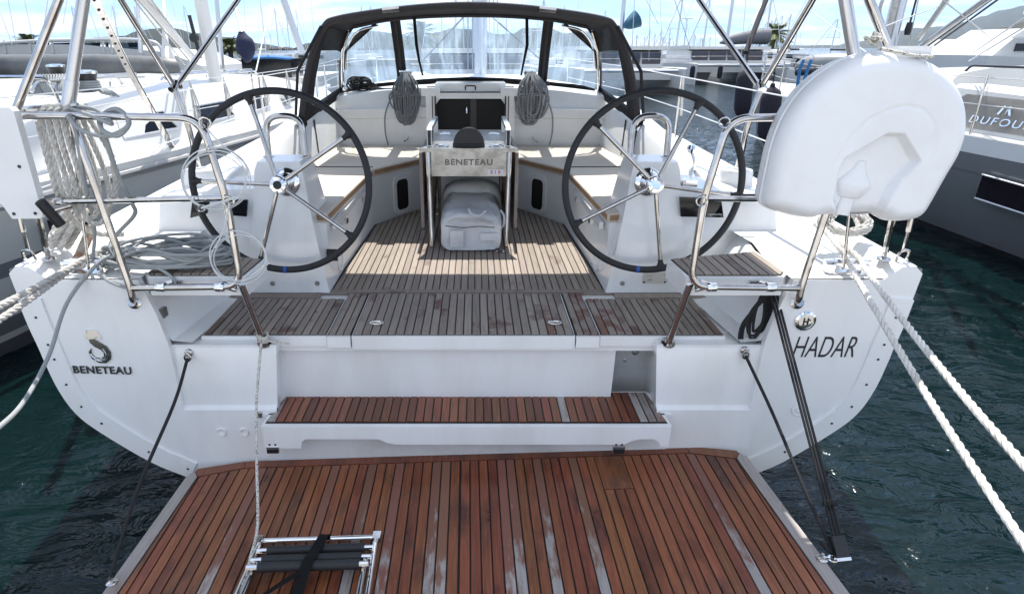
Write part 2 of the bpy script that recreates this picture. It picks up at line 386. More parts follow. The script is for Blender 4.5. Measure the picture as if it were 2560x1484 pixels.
# lower transom between the quarters: side boxes, deep centre panel, niche
for s in (-1, 1):
    bm = nb(); rr = []
    for z, x0, y in ((.905, .905, 2.535), (.88, .90, 2.525), (.58, .93, 2.522), (.565, .93, 2.50), (.36, .95, 2.495), (.14, .96, 2.50)):
        rr.append([(s * x0, y, z), (s * 1.42, y, z)])
    loft(bm, rr, closed=False)
    rr2 = [[(s * .905, 2.535, .905), (s * .95, 2.86, .87)], [(s * .90, 2.525, .88), (s * .94, 2.86, .80)], [(s * .93, 2.522, .58), (s * .97, 2.86, .57)], [(s * .96, 2.50, .14), (s * .97, 2.86, .14)]]
    loft(bm, rr2, closed=False); bmesh.ops.remove_doubles(bm, verts=bm.verts, dist=1e-4)
    mk('transom_side_box', bm, GEL, YS)
bm = nb(); box(bm, -.99, .99, 2.86, 2.9, .1, .90); mk('niche_back', bm, GEL_DIRTY, YS)
bm = nb(); prism(bm, [(2.625, .868), (2.645, .50), (2.685, .50), (2.665, .868)], -.845, .845, SIDE(-.11))
cp = mk('centre_panel', bm, GEL, YS, bevel=.012)
bm = nb(); box(bm, -1.0, 1.0, 2.49, 2.53, .10, .545); mk('lower_transom', bm, GEL_DIRTY, YS, bevel=.004)
bm = nb(); box(bm, -1.42, 1.42, 2.598, 2.64, .84, .868); mk('transom_ledge', bm, GEL, YS, bevel=.004)
for s in (-1, 1):
    bm = nb(); box(bm, s * 1.155 - .255, s * 1.155 + .255, 2.53, 2.66, .86, .9065); mk('helm_ledge', bm, GEL, YS, bevel=.01)
bm = nb(); box(bm, -1.42, 1.42, 2.66, 3.35, .87, .912); mk('cockpit_pan', bm, GEL_IN, YS)
for x, z in ((.80, .78), (.79, .68), (.865, .745), (.85, .645)):
    bm = nb(); lathe(bm, [(.011, 0), (.011, .004), (.007, .005), (.006, .001), (0, .001)], 14, orient((x, 2.859, z), (0, -1, 0))); mk('skin_fitting', bm, ALU, YS)
bm = nb(); lathe(bm, [(.02, 0), (.02, .004), (.013, .006), (.012, .002), (0, .002)], 18, orient((.90, 2.859, .70), (0, -1, 0))); mk('skin_fitting', bm, STEEL, YS)
for x in (-1.217, -1.105):
    bm = nb(); lathe(bm, [(.026, 0), (.022, .008), (.013, .006), (.011, -.01), (0, -.01)], 18, orient((x, 2.497, .441), (0, -1, 0))); mk('drain_outlet', bm, GEL, YS)
bm = nb(); lathe(bm, [(.017, 0), (.017, .005), (.012, .007), (.010, .003), (0, .003)], 18, orient((-1.015, 2.50, .539), (0, -1, 0))); mk('vent_fitting', bm, BRUSHED, YS)

# fold-down step with its planks
st = nb(); prism(st, [(-.975, 2.40), (.975, 2.40), (.96, 2.67), (.93, 2.705), (-.93, 2.705), (-.96, 2.67)], .508, .545)
fasc = [(-.975, .540), (-.975, .425), (-.93, .415), (-.80, .415), (-.79, .455), (-.77, .468), (-.42, .468), (-.38, .445), (-.34, .437), (.76, .437), (.79, .455), (.83, .468), (.90, .468), (.925, .45), (.935, .425), (.975, .425), (.975, .540)]
STEP = mk('transom_step', st, GEL, YS, bevel=.008)
bm = nb(); prism(bm, fasc, 0, .022, AFT(0, 2.42, 0)); mk('fascia', bm, GEL, STEP, bevel=.004)
bm = nb(); prism(bm, [(-.96, 2.415), (.96, 2.415), (.925, 2.69), (-.925, 2.69)], .5455, .5485); mk('caulk_bed', bm, CAULK, STEP)
def step_pick(i, n): return TEAK_BLEACH if i in (0, n - 1, n - 2, n - 3, n - 12) else TEAK_STEP
planks(STEP, [(-.955, 2.425), (.955, 2.425), (.92, 2.683), (-.92, 2.683)], .553, .0418, TEAK_STEP, thick=.005, pick=step_pick)
for x in (-.86, -.30, .16, .62):
    bm = nb(); box(bm, x - .035, x + .035, 2.693, 2.712, .545, .5525); mk('hinge', bm, BRUSHED, STEP, bevel=.002)
for x in (-.935, .735):
    bm = nb(); box(bm, x - .03, x + .03, 2.392, 2.40, .392, .425); h = mk('latch_plate', bm, CHROME, STEP, bevel=.003)
    bm = nb(); box(bm, x - .026, x + .026, 2.384, 2.3915, .395, .418); mk('latch', bm, BLACK, STEP, bevel=.003)
    for dx in (-.014, .014):
        bm = nb(); lathe(bm, [(.006, 0), (.005, .002), (0, .002)], 10, orient((x + dx, 2.3975, .436), (0, -1, 0))); mk('screw', bm, BLACK, STEP)
bm = nb(); rod(bm, (-.86, 2.485, .45), (-.76, 2.485, .452), .004); mk('wire_bail', bm, STEEL, STEP)

# swim platform (hangs a little low on its left line)
PT = Matrix.Translation((0, 2.42, .302)) @ Matrix.Rotation(-R(1.9), 4, 'Y') @ Matrix.Rotation(R(.6), 4, 'Z')
plat_out = [(-1.42, -1.15), (1.42, -1.15), (1.375, -.02), (1.345, .03), (1.12, .075), (-1.12, .075), (-1.345, .025), (-1.375, -.02)]
bm = nb(); prism(bm, plat_out, -.055, -.004); PLAT = mk('swim_platform', bm, GEL, YS, bevel=.01, local=PT)
inner = [(-1.355, -1.15), (1.355, -1.15), (1.315, -.035), (1.105, .02), (-1.105, .02), (-1.315, -.035)]
bm = nb(); prism(bm, [(p[0] * .999, p[1] * .999) for p in plat_out], -.004, .001); mk('caulk_bed', bm, CAULK, PLAT, local=PT)
for s in (-1, 1):
    bm = nb(); q = [(s * 1.36, -1.15), (s * 1.418, -1.15), (s * 1.372, -.02), (s * 1.345, .005), (s * 1.320, -.032)]
    prism(bm, q if s > 0 else q[::-1], -.002, .008); mk('border_plank', bm, TEAK_BORDER, PLAT, bevel=.001, local=PT)
    bm = nb(); q = [(s * 1.107, .024), (s * 1.317, -.030), (s * 1.343, .008), (s * 1.342, .028), (s * 1.12, .073)]
    prism(bm, q if s > 0 else q[::-1], -.002, .008); mk('border_plank', bm, TEAK_STEP, PLAT, bevel=.001, local=PT)
    bm = nb(); q = [(-.03 + .0015 * s, .024), (s * 1.104, .024), (s * 1.117, .073), (-.03 + .0015 * s, .073)]
    prism(bm, q if s > 0 else q[::-1], -.002, .008); mk('border_plank', bm, TEAK_WET, PLAT, bevel=.001, local=PT)
def plat_pick(i, n): return TEAK_HALF if i in (7, 15, 19, 22, 26, 27, 33, 34, 37, 41, 45, 54) else TEAK_WET
TEAK_HALF = teak('half bleached teak', (.42, .39, .375), (.29, .255, .24), (.20, .075, .045), .95, 0, rough=.42, pscale=4.0, pstretch=(9, 2.2, 1), ywear=(2.55, 2.80, 1.5))
hole = (.55, .64)
planks(PLAT, [(-1.353, -1.15), (-.032, -1.15), (-.032, .018), (-1.10, .018), (-1.31, -.037)], .008, .0455, TEAK_WET, thick=.010, local=PT, pick=plat_pick)
n0 = 29
planks(PLAT, [(-.028, -1.15), (.632, -1.15), (.632, .018), (-.028, .018)], .008, .0455, TEAK_WET, thick=.010, local=PT, pick=lambda i, n: plat_pick(i + n0, n))
planks(PLAT, [(.632, -1.15), (.770, -1.15), (.770, -.222), (.632, -.222)], .008, .0455, TEAK_WET, thick=.010, local=PT)
bm = nb(); prism(bm, [(.634, -.218), (.768, -.218), (.768, .018), (.634, .018)], -.002, .0075); mk('inlay_panel', bm, TEAK_WET, PLAT, bevel=.001, local=PT)
planks(PLAT, [(.770, -1.15), (1.353, -1.15), (1.31, -.037), (1.10, .018), (.770, .018)], .008, .0455, TEAK_WET, thick=.010, local=PT, pick=lambda i, n: TEAK_HALF if i == 7 else TEAK_WET)
for s in (-1, 1):
    bm = nb(); lathe(bm, [(.022, 0), (.022, .006), (.012, .01), (0, .01)], 16, PT @ Matrix.Translation((s * 1.39, -.66, .006))); rod(bm, PT @ V((s * 1.39, -.66, .01)), PT @ V((s * 1.39, -.66, .035)), .006)
    mk('pad_eye', bm, STEEL, PLAT)

# cockpit floor, sill and the three lids over the stern lockers
fl = [(-.77, 3.175), (.77, 3.175), (.72, 4.56), (.40, 5.08), (-.40, 5.08), (-.72, 4.56)]
bm = nb(); prism(bm, [(p[0] * 1.03, p[1]) for p in fl], .88, .9225); FLOOR = mk('cockpit_floor', bm, CAULK, YS)
planks(FLOOR, fl, .930, .0405, TEAK_GREY, thick=.008)
bm = nb(); box(bm, -.86, .86, 3.128, 3.171, .915, .932); mk('sill_plank', bm, TEAK_GREY, FLOOR, bevel=.0015)
for s in (-1, 1):
    bm = nb(); box(bm, s * 1.085 - .265, s * 1.085 + .265, 3.052, 3.115, .915, .931); mk('sill_plank', bm, TEAK_GREY, FLOOR, bevel=.0015)
LIDS = ((-1.272, -.672), (-.552, .522), (.642, 1.242))
for a, b in LIDS:
    big = a > -.6 and b < .6
    z0 = .855 if big else .872; Y1 = 3.122 if big else 3.045
    bm = nb(); box(bm, a, b, 2.585, Y1, z0, .9225); L_ = mk('locker_lid', bm, GEL, YS, bevel=.008)
    bm = nb(); box(bm, a + .004, b - .004, 2.600, Y1 - .004, .9222, .9245); mk('caulk_bed', bm, CAULK, L_)
    planks(L_, [(a + .006, 2.604), (b - .006, 2.604), (b - .006, Y1 - .006), (a + .006, Y1 - .006)], .930, .0405, TEAK_LID, thick=.006, pick=lambda i, n, a=a, big=big: TEAK_DAMP if (a > .6 and i < 3) or (big and i == n - 3) else TEAK_LID)
    if big:
        for x in (-.45, .44):
            bm = nb(); tube(bm, [V((x + .032 * math.cos(t), 2.72 + .018 * math.sin(t), .933)) for t in [k * math.pi / 10 for k in range(20)]], .005, 6, True)
            tube(bm, [V((x - .02, 2.72, .934)), V((x, 2.712, .938)), V((x + .02, 2.72, .934))], .004, 6); box(bm, x - .012, x + .012, 2.714, 2.728, .930, .934); mk('lift_ring', bm, STEEL, L_)
for a, b in ((-.668, -.556), (.526, .638)):
    bm = nb(); box(bm, a + .002, b - .002, 2.592, 3.124, .86, .9235); S_ = mk('deck_strip', bm, CAULK, YS)
    planks(S_, [(a + .003, 2.596), (b - .003, 2.596), (b - .003, 3.122), (a + .003, 3.122)], .9295, .037, TEAK_LID, thick=.006, pick=lambda i, n, a=a: TEAK_DAMP if a > 0 and i else TEAK_LID)
    bm = nb(); box(bm, a, b, 2.574, 2.5915, .8685, .925); mk('strip_front', bm, GEL, S_, bevel=.003)

# side decks, bulwark, coamings
def sheer(Y): return 1.25 + max(0, Y - 2.5) * .022
for s in (-1, 1):
    bm = nb(); rr = []
    for Y in (2.505, 2.6, 2.8, 3.0, 3.3, 4, 5, 6, 7, 8, 9, 10, 11, 12, 13, 13.9):
        b = 2.028 * (1 + .012 * min(1, (Y - 2.5)) + .02 * max(0, min(1, (Y - 3.4) / 2.6))) if Y < 6 else 2.028 * (1.035 - .035 * ((Y - 6) / 2) ** 2 if Y < 8 else max(.02, 1.0 - .0295 * (Y - 8) ** 2))
        z = sheer(Y); inn = 1.455 if Y < 2.9 else (1.49 if Y < 3.2 else 1.45)
        inn = min(inn, b * .55) if Y > 10 else inn
        rr.append([(s * inn, Y, z), (s * (b - .16), Y, z + .002), (s * (b - .125), Y, z + .018), (s * (b - .095), Y, z + .052), (s * (b - .03), Y, z + .058), (s * (b - .004), Y, z + .045), (s * b, Y, z + .01)])
    loft(bm, rr, closed=False); mk('side_deck', bm, GEL_DECK, YS, ang=60)
    # coaming
    bm = nb(); rr = []
    for Y, xi, zi, w in ((3.34, 1.40, 1.42, .10), (3.6, 1.40, 1.50, .14), (4.0, 1.37, 1.555, .16), (4.7, 1.31, 1.655, .16), (5.2, 1.28, 1.73, .16), (5.8, 1.25, 1.80, .16)):
        z = sheer(Y)
        rr.append([(s * (xi - .05), Y, 1.24), (s * (xi - .012), Y, zi - .03), (s * (xi + .02), Y, zi), (s * (xi + w), Y, zi - .02), (s * (xi + w + .05), Y, zi - .07), (s * (xi + w + .13), Y, z + .02), (s * (xi + w + .16), Y, z - .01)])
    loft(bm, rr, closed=False)
    cv = [bm.verts.new(V(p)) for p in rr[0]]; bm.faces.new(cv); mk('coaming', bm, GEL_IN, YS, ang=50)

# seat boxes, cushions
def seatpoly(o):
    return [(1.36, 3.30), (.79 - o, 3.25 - o), (.745 - o, 4.55 - o * .3), (.41 - o * .6, 5.07 - o), (0, 5.07 - o), (0, 5.76), (1.36, 5.76)]
for s in (-1, 1):
    pl = [(s * x, y) for x, y in seatpoly(0)]
    bm = nb(); rr = []
    prism(bm, pl if s < 0 else pl[::-1], .90, 1.30); SB = mk('cockpit_seat', bm, GEL_IN, YS, bevel=.012)
    cp_ = [(1.33, 3.36), (.775, 3.235), (.728, 4.545), (.40, 5.055), (.02, 5.055), (.02, 5.74), (1.30, 5.74)]
    bm = nb(); pl = [(s * x, y) for x, y in cp_]; prism(bm, pl if s < 0 else pl[::-1], 1.300, 1.360)
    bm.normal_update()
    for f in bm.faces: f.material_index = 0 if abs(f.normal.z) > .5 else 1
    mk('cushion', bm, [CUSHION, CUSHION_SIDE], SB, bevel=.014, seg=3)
    bm = nb(); tube(bm, [(s * 1.32, 4.62, 1.3625), (s * .735, 4.60, 1.3625)], .004, 5); mk('cushion_seam', bm, CAULK, SB)
    # oval access port on the slanting front
    a, b = V((s * .745, 4.55, 0)), V((s * .41, 5.07, 0)); t = (b - a).normalized(); nrm = V((t.y, -t.x, 0)) * (1 if s < 0 else -1)
    if nrm.y > 0: nrm = -nrm
    c = a.lerp(b, .56) + V((0, 0, 1.10))
    M_ = Matrix((( t.x, 0, nrm.x, c.x), (t.y, 0, nrm.y, c.y), (0, 1, 0, c.z), (0, 0, 0, 1)))
    def oval(w_, h_, r_): return [(sx * (w_ - r_) + r_ * math.cos(q), sy * (h_ - r_) + r_ * math.sin(q)) for sx, sy, q0 in ((1, 1, 0), (-1, 1, 90), (-1, -1, 180), (1, -1, 270)) for q in [R(q0 + 15 * k) for k in range(7)]]
    bm = nb(); prism(bm, oval(.105, .155, .06), .001, .012, M_); fr_ = mk('port_frame', bm, GEL, SB, bevel=.005)
    bm = nb(); prism(bm, oval(.07, .122, .04), .0125, .014, M_); mk('port_opening', bm, DARKHOLE, SB)
    # long hand rail / locker lid edge along the seat front
    bm = nb(); box(bm, s * .762 - .012, s * .762 + .012, 3.32, 4.3, 1.245, 1.285); mk('locker_lip', bm, GEL, SB, bevel=.006)
    for Y in (3.6, 4.15):
        bm = nb(); box(bm, s * .757 - .012, s * .757 + .012, Y - .03, Y + .03, 1.20, 1.23); mk('latch', bm, CHROME, SB, bevel=.004)
    bm = nb(); tube(bm, [V((s * .768, 3.42 + .06 * math.cos(q), 1.02 + .06 * math.sin(q))) for q in [k * math.pi / 12 for k in range(24)]], .005, 6, True); mk('inspection_ring', bm, GEL, SB)
bm = nb(); box(bm, -.80, -.74, 3.236, 3.2395, 1.08, 1.15); mk('warning_plate', bm, BLACK, YS)

# bulkhead, companionway, coachroof
for s in (-1, 1):
    bm = nb()
    rr = [[(s * .40, 5.76, 1.28), (s * .40, 5.76, 1.60), (s * .40, 5.77, 1.78), (s * .40, 5.80, 1.865), (s * .40, 5.86, 1.885)],
          [(s * .8, 5.75, 1.28), (s * .8, 5.75, 1.60), (s * .8, 5.76, 1.75), (s * .8, 5.79, 1.84), (s * .8, 5.86, 1.862)],
          [(s * 1.27, 5.74, 1.28), (s * 1.27, 5.74, 1.58), (s * 1.27, 5.75, 1.70), (s * 1.26, 5.78, 1.785), (s * 1.25, 5.86, 1.81)]]
    loft(bm, rr, closed=False); mk('bulkhead', bm, GEL_IN, YS)
for s in (-1, 1):
    bm = nb(); rr = [[(s * .40, 5.758, 1.60), (s * .40, 5.72, 1.615), (s * .40, 5.72, 1.70), (s * .40, 5.76, 1.705)], [(s * 1.24, 5.74, 1.59), (s * 1.24, 5.715, 1.60), (s * 1.24, 5.715, 1.67), (s * 1.24, 5.75, 1.675)]]
    loft(bm, rr); mk('backrest_moulding', bm, GEL_IN, YS, bevel=.006)
bm = nb(); rr = []
for Y, hw, zt in ((5.86, 1.25, 1.885), (7, 1.18, 1.90), (8.5, 1.02, 1.88), (10, .78, 1.80), (11, .5, 1.62), (11.5, .3, 1.5)):
    rr.append([(-hw - .16, Y, sheer(Y)), (-hw - .05, Y, zt - .12), (-hw, Y, zt - .07), (-hw * .6, Y, zt - .02), (0, Y, zt), (hw * .6, Y, zt - .02), (hw, Y, zt - .07), (hw + .05, Y, zt - .12), (hw + .16, Y, sheer(Y))])
loft(bm, rr, closed=False); mk('coachroof', bm, GEL_DECK, YS, ang=60)
CW = tag(bpy.data.objects.new('companionway', None)); COL.objects.link(CW); CW.location = (0, 5.75, 1.28); setparent(CW, YS)
for s in (-1, 1):
    bm = nb(); box(bm, s * .365 - .04, s * .365 + .04, 5.70, 5.90, 1.28, 1.798); mk('jamb', bm, GEL, CW, bevel=.012)
    bm = nb(); box(bm, s * .355 - .085, s * .355 + .085, 5.66, 5.94, 1.80, 1.868); mk('hatch_rail', bm, GEL, CW, bevel=.012)
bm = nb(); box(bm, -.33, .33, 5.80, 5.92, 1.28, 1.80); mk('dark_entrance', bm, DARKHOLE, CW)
for s in (-1, 1):
    bm = nb(); box(bm, s * .318 - .006, s * .318 + .006, 5.69, 5.70, 1.28, 1.80); box(bm, s * .345 - .004, s * .345 + .004, 5.694, 5.699, 1.28, 1.80); mk('track', bm, BLACK, CW)
    bm = nb(); prism(bm, [(s * .325, 1.80), (s * .325, 1.71), (s * .255, 1.80)] if s < 0 else [(s * .325, 1.80), (s * .255, 1.80), (s * .325, 1.71)], 0, .02, AFT(0, 5.78, 0)); mk('corner_gusset', bm, GEL, CW)
bm = nb(); box(bm, -.325, .325, 5.70, 5.80, 1.775, 1.825); mk('hatch_edge', bm, GEL, CW, bevel=.006)
bm = nb(); box(bm, -.32, .32, 5.72, 6.6, 1.838, 1.905); mk('sliding_hatch', bm, GEL, CW, bevel=.01)
bm = nb(); box(bm, -.31, .31, 5.697, 5.699, 1.826, 1.836); mk('hatch_gap', bm, BLACK, CW)
bm = nb(); tube(bm, rounded([(-.045, 5.72, 1.85), (-.045, 5.70, 1.885), (.045, 5.70, 1.885), (.045, 5.72, 1.85)], .012), .006, 6); mk('hatch_handle', bm, BLACK, CW)
bm = nb(); box(bm, .0, .055, 5.792, 5.80, 1.28, 1.78); mk('door_stile', bm, mat('dark wood', (.05, .045, .042), .4), CW)
bm = nb(); lathe(bm, [(.008, 0), (.01, .03), (.004, .055), (0, .055)], 10, Matrix.Translation((-.035, 5.785, 1.64))); mk('lamp_glint', bm, CHROME, CW)
bm = nb(); box(bm, -.015, .015, 5.045, 5.066, 1.13, 1.17); lathe(bm, [(.02, 0), (.02, .006), (0, .008)], 14, orient((0, 5.066, 1.15), (0, -1, 0))); mk('locker_latch', bm, CHROME, YS, bevel=.003)
for s in (-1, 1):
    bm = nb(); tube(bm, rounded([(s * .62, 5.745, 1.385), (s * .62, 5.70, 1.395), (s * .58, 5.70, 1.42), (s * .58, 5.745, 1.43)], .01), .006, 6); mk('pad_eye', bm, STEEL, YS)

# winches on the coachroof edge
def winch(x, y, z, r, h, name='winch', par=YS):
    bm = nb(); lathe(bm, [(r * 1.25, 0), (r * 1.2, h * .18), (r * .82, h * .3), (r * .78, h * .62), (r * .95, h * .8), (r * 1.0, h * .82)], 20, Matrix.Translation((x, y, z))); wv = mk(name, bm, BLACK, par)
    bm = nb(); lathe(bm, [(r * 1.02, h * .825), (r * 1.02, h * .9), (r * .5, h * .95), (r * .3, h * .90), (0, h * .9)], 20, Matrix.Translation((x, y, z))); mk('winch_cap', bm, CHROME, wv)
winch(-.60, 5.93, 1.855, .06, .17); winch(.55, 5.93, 1.855, .06, .17)
for x in (-.63, .70):
    bm = nb(); box(bm, x - .05, x + .05, 6.02, 6.16, 1.865, 1.905); mk('rope_clutch', bm, BLACK, YS, bevel=.01)

# pedestals, consoles, wheels
def pedestal(s):
    bm = nb(); rr = []
    for z, x0, x1, y0, y1 in ((.93, .775, 1.26, 3.125, 3.62), (1.02, .79, 1.24, 3.13, 3.60), (1.30, .835, 1.17, 3.155, 3.52), (1.60, .872, 1.125, 3.185, 3.44), (1.645, .885, 1.11, 3.20, 3.43)):
        rr.append([(s * x0, y0, z), (s * x1, y0, z), (s * x1, y1, z), (s * x0, y1, z)])
    loft(bm, rr); P = mk('wheel_pedestal', bm, GEL, YS, bevel=.022, seg=3)
    # wing console running out to the coaming
    bm = nb(); rr = []
    for x, y0, zb, zt in ((1.06, 3.20, .93, 1.495), (1.20, 3.19, .93, 1.49), (1.40, 3.21, .95, 1.475), (1.52, 3.25, 1.22, 1.46)):
        rr.append([(s * x, y0 - .03, zb), (s * x, y0 + .01, zt - .10), (s * x, y0 + .06, zt), (s * x, y0 + .42, zt + .01), (s * x, y0 + .42, zb)])
    loft(bm, rr); mk('wing_console', bm, GEL, P, bevel=.016, seg=2)
    # winch pod with a round white cover
    bm = nb(); rr = []
    for z, x0, x1, y0, y1 in ((1.24, 1.43, 1.73, 3.22, 3.82), (1.28, 1.45, 1.715, 3.225, 3.80), (1.40, 1.455, 1.70, 3.25, 3.76), (1.45, 1.47, 1.685, 3.27, 3.74)):
        rr.append([(s * x0, y0, z), (s * x1, y0, z), (s * x1, y1, z), (s * x0, y1, z)])
    loft(bm, rr); mk('winch_pod', bm, GEL, P, bevel=.03, seg=3)
    bm = nb(); lathe(bm, [(.098, 0), (.094, .08), (.088, .092), (.06, .096), (0, .096)], 28, Matrix.Translation((s * 1.585, 3.56, 1.448))); mk('winch_cover', bm, GEL, P)
    # grab hoop
    bm = nb(); tube(bm, rounded([(s * .90, 3.36, 1.62), (s * .90, 3.38, 1.86), (s * 1.10, 3.38, 1.86), (s * 1.10, 3.36, 1.62)], .098, 8), .017, 10); mk('grab_hoop', bm, STEEL, P)
    for x in (.90, 1.0, 1.10):
        if x == 1.0: continue
        bm = nb(); lathe(bm, [(.03, 0), (.03, .006), (.018, .01)], 14, Matrix.Translation((s * x, 3.36, 1.643))); mk('hoop_foot', bm, STEEL, P)
    for x in (.84, 1.09) if s < 0 else (.865,):
        bm = nb(); lathe(bm, [(.014, 0), (.013, .004), (0, .004)], 14, orient((s * x, 3.1275, .985), (0, -1, .05))); mk('bolt_cap', bm, BRUSHED, P)
    return P
PEDS = {s: pedestal(s) for s in (-1, 1)}
# instrument screens
def screen(poly, y, P, name='instrument_display'):
    bm = nb(); prism(bm, poly, 0, .014, AFT(0, y, 0) @ Matrix.Rotation(0, 4, 'X')); return mk(name, bm, SCREEN, P, bevel=.006)
sr = screen([(1.145, 1.365), (1.375, 1.36), (1.345, 1.465), (1.125, 1.47)], 3.150, PEDS[1])
text('display_lettering', 'raymarine', .018, WIRE, sr, AFT(1.325, 3.1355, 1.378), .0005, .2)
screen([(-1.30, 1.375), (-1.185, 1.365), (-1.165, 1.455), (-1.285, 1.46)], 3.150, PEDS[-1])
screen([(-1.50, 1.35), (-1.405, 1.375), (-1.38, 1.445), (-1.47, 1.45)], 3.175, PEDS[-1])
bm = nb(); box(bm, 1.46, 1.55, 3.19, 3.20, 1.445, 1.475); mk('compass_repeater', bm, SCREEN, PEDS[1], bevel=.004)
# engine throttle
bm = nb(); box(bm, 1.19, 1.27, 3.30, 3.40, 1.488, 1.525); lathe(bm, [(.03, 0), (.03, .04), (.02, .05), (0, .05)], 16, orient((1.19, 3.35, 1.52), (-1, 0, 0))); TH = mk('throttle_base', bm, CHROME, PEDS[1], bevel=.005)
bm = nb(); tube(bm, cat([(1.245, 3.35, 1.52), (1.26, 3.35, 1.57), (1.25, 3.35, 1.63), (1.235, 3.35, 1.665)], 5), .009, 8); lathe(bm, [(0, -.028), (.02, -.02), (.028, 0), (.02, .02), (0, .028)], 16, Matrix.Translation((1.228, 3.35, 1.69))); mk('throttle_lever', bm, CHROME, PEDS[1])
bm = nb(); box(bm, 1.24, 1.32, 3.255, 3.27, 1.47, 1.484); mk('throttle_grip', bm, BLACK, PEDS[1], bevel=.004)
# maker's plate
bm = nb(); box(bm, .975, 1.11, 3.122, 3.126, .988, 1.048); pl_ = mk('plate', bm, mat('ivory plate', (.62, .59, .52), .4), PEDS[1], bevel=.001)
for x, z in ((.985, .995), (1.10, .995), (1.10, 1.04)):
    bm = nb(); lathe(bm, [(.006, 0), (.004, .003), (0, .003)], 10, orient((x, 3.1215, z), (0, -1, 0))); mk('plate_screw', bm, BLACK, PEDS[1])
bm = nb(); box(bm, 1.0, 1.03, 3.1205, 3.1215, 1.008, 1.0095); box(bm, 1.014, 1.0155, 3.1205, 3.1215, 1.0, 1.02); box(bm, .985, 1.03, 3.1205, 3.1215, 1.03, 1.031); mk('plate_drawing', bm, LETTER, PEDS[1])

WT = R(6)
def wheel(s, a0, tape):
    c = V((s * .962, 3.085, 1.552)); r0 = .455
    M_ = Matrix.Translation(c) @ Matrix.Rotation(-WT, 4, 'X') @ AFT()
    bm = nb(); tube(bm, [M_ @ V((r0 * math.cos(q), r0 * math.sin(q), 0)) for q in [k * math.pi / 48 for k in range(96)]], .0178, 12, True)
    for k in range(5):
        q = R(a0 + 72 * k); d = V((math.cos(q), math.sin(q), 0)); tube(bm, [M_ @ (d * r0), M_ @ (d * (r0 - .022)), M_ @ (d * (r0 - .034)), M_ @ (d * (r0 - .05))], [.026, .020, .014, .0135], 10)
    W = mk('steering_wheel', bm, RUBBER, YS)
    for k in range(5):
        q = R(a0 + 72 * k); d = V((math.cos(q), math.sin(q), 0)); bm = nb(); tube(bm, [M_ @ (d * (r0 - .045)), M_ @ (d * .04 + V((0, 0, .03)))], .0115, 10); mk('spoke', bm, STEEL, W)
    bm = nb(); lathe(bm, [(.075, -.09), (.072, -.085), (.05, -.075), (.042, -.03), (.042, .0), (.046, .02), (.046, .045), (.04, .055), (.022, .058), (.021, .05), (0, .05)], 28, M_); mk('hub', bm, CHROME, W)
    if s < 0: bm = nb(); lathe(bm, [(.021, 0), (.0, .001)], 20, M_ @ Matrix.Translation((0, 0, .0515))); mk('hub_recess', bm, BLACK, W)
    q = R(tape); bm = nb(); tube(bm, [M_ @ V((r0 * math.cos(q + t), r0 * math.sin(q + t), 0)) for t in (-.02, 0, .02)], .0189, 12); mk('tape_mark', bm, BLUE_TAPE, W)
wheel(-1, 34, 268); wheel(1, 64, 264)

# helm seats: teak slats on a moulded slab
for s in (-1, 1):
    sp = [(.985, 2.515), (1.425, 2.515), (1.462, 2.56), (1.455, 2.87), (.97, 2.745)]
    pl = [(s * x, y) for x, y in sp]; bm = nb(); prism(bm, pl if s > 0 else pl[::-1], 1.165, 1.256); HS = mk('helm_seat', bm, GEL, YS, bevel=.012)
    ip = [(1.0, 2.523), (1.415, 2.523), (1.445, 2.565), (1.435, 2.855), (.985, 2.742)]
    pl = [(s * x, y) for x, y in ip]; bm = nb(); prism(bm, pl if s > 0 else pl[::-1], 1.2555, 1.2585); mk('caulk_bed', bm, CAULK, HS)
    ip = [(1.004, 2.527), (1.413, 2.527), (1.441, 2.567), (1.432, 2.85), (.99, 2.739)]
    pl = [(s * x, y) for x, y in ip]; planks(HS, pl if s > 0 else pl[::-1], 1.264, .042, TEAK_GREY, thick=.006)

# cockpit table
TB = nb(); prism(TB, [(-.325, 4.0), (.325, 4.0), (.285, 4.12), (.27, 4.98), (-.27, 4.98), (-.285, 4.12)], 1.57, 1.592); TAB = mk('cockpit_table', TB, BRUSHED, YS, bevel=.004)
bm = nb(); box(bm, -.25, .25, 4.03, 4.06, 1.405, 1.568); mk('front_panel', bm, BRUSHED, TAB, bevel=.003)
text('maker_lettering', 'BENETEAU', .052, mat('dark steel letters', (.10, .10, .10), .25, .8), TAB, AFT(0.0, 4.026, 1.497), .002, 0, 1.12, .001, squash=1.18)
bm = nb(); box(bm, .125, .232, 4.022, 4.0285, 1.415, 1.452); sg = mk('sticker', bm, mat('white sticker', (.8, .78, .8), .4), TAB)
text('sticker_lettering', 'B I B', .033, mat('sticker red', (.42, .03, .10), .5), TAB, AFT(.178, 4.0215, 1.433), .0005, 0, 1.1)
TEAK_LEAF = teak('grey table teak', (.36, .33, .31), (.21, .185, .17), (.18, .13, .10), .7, .05, rough=.6, plo=.5, phi=.68, pscale=3)
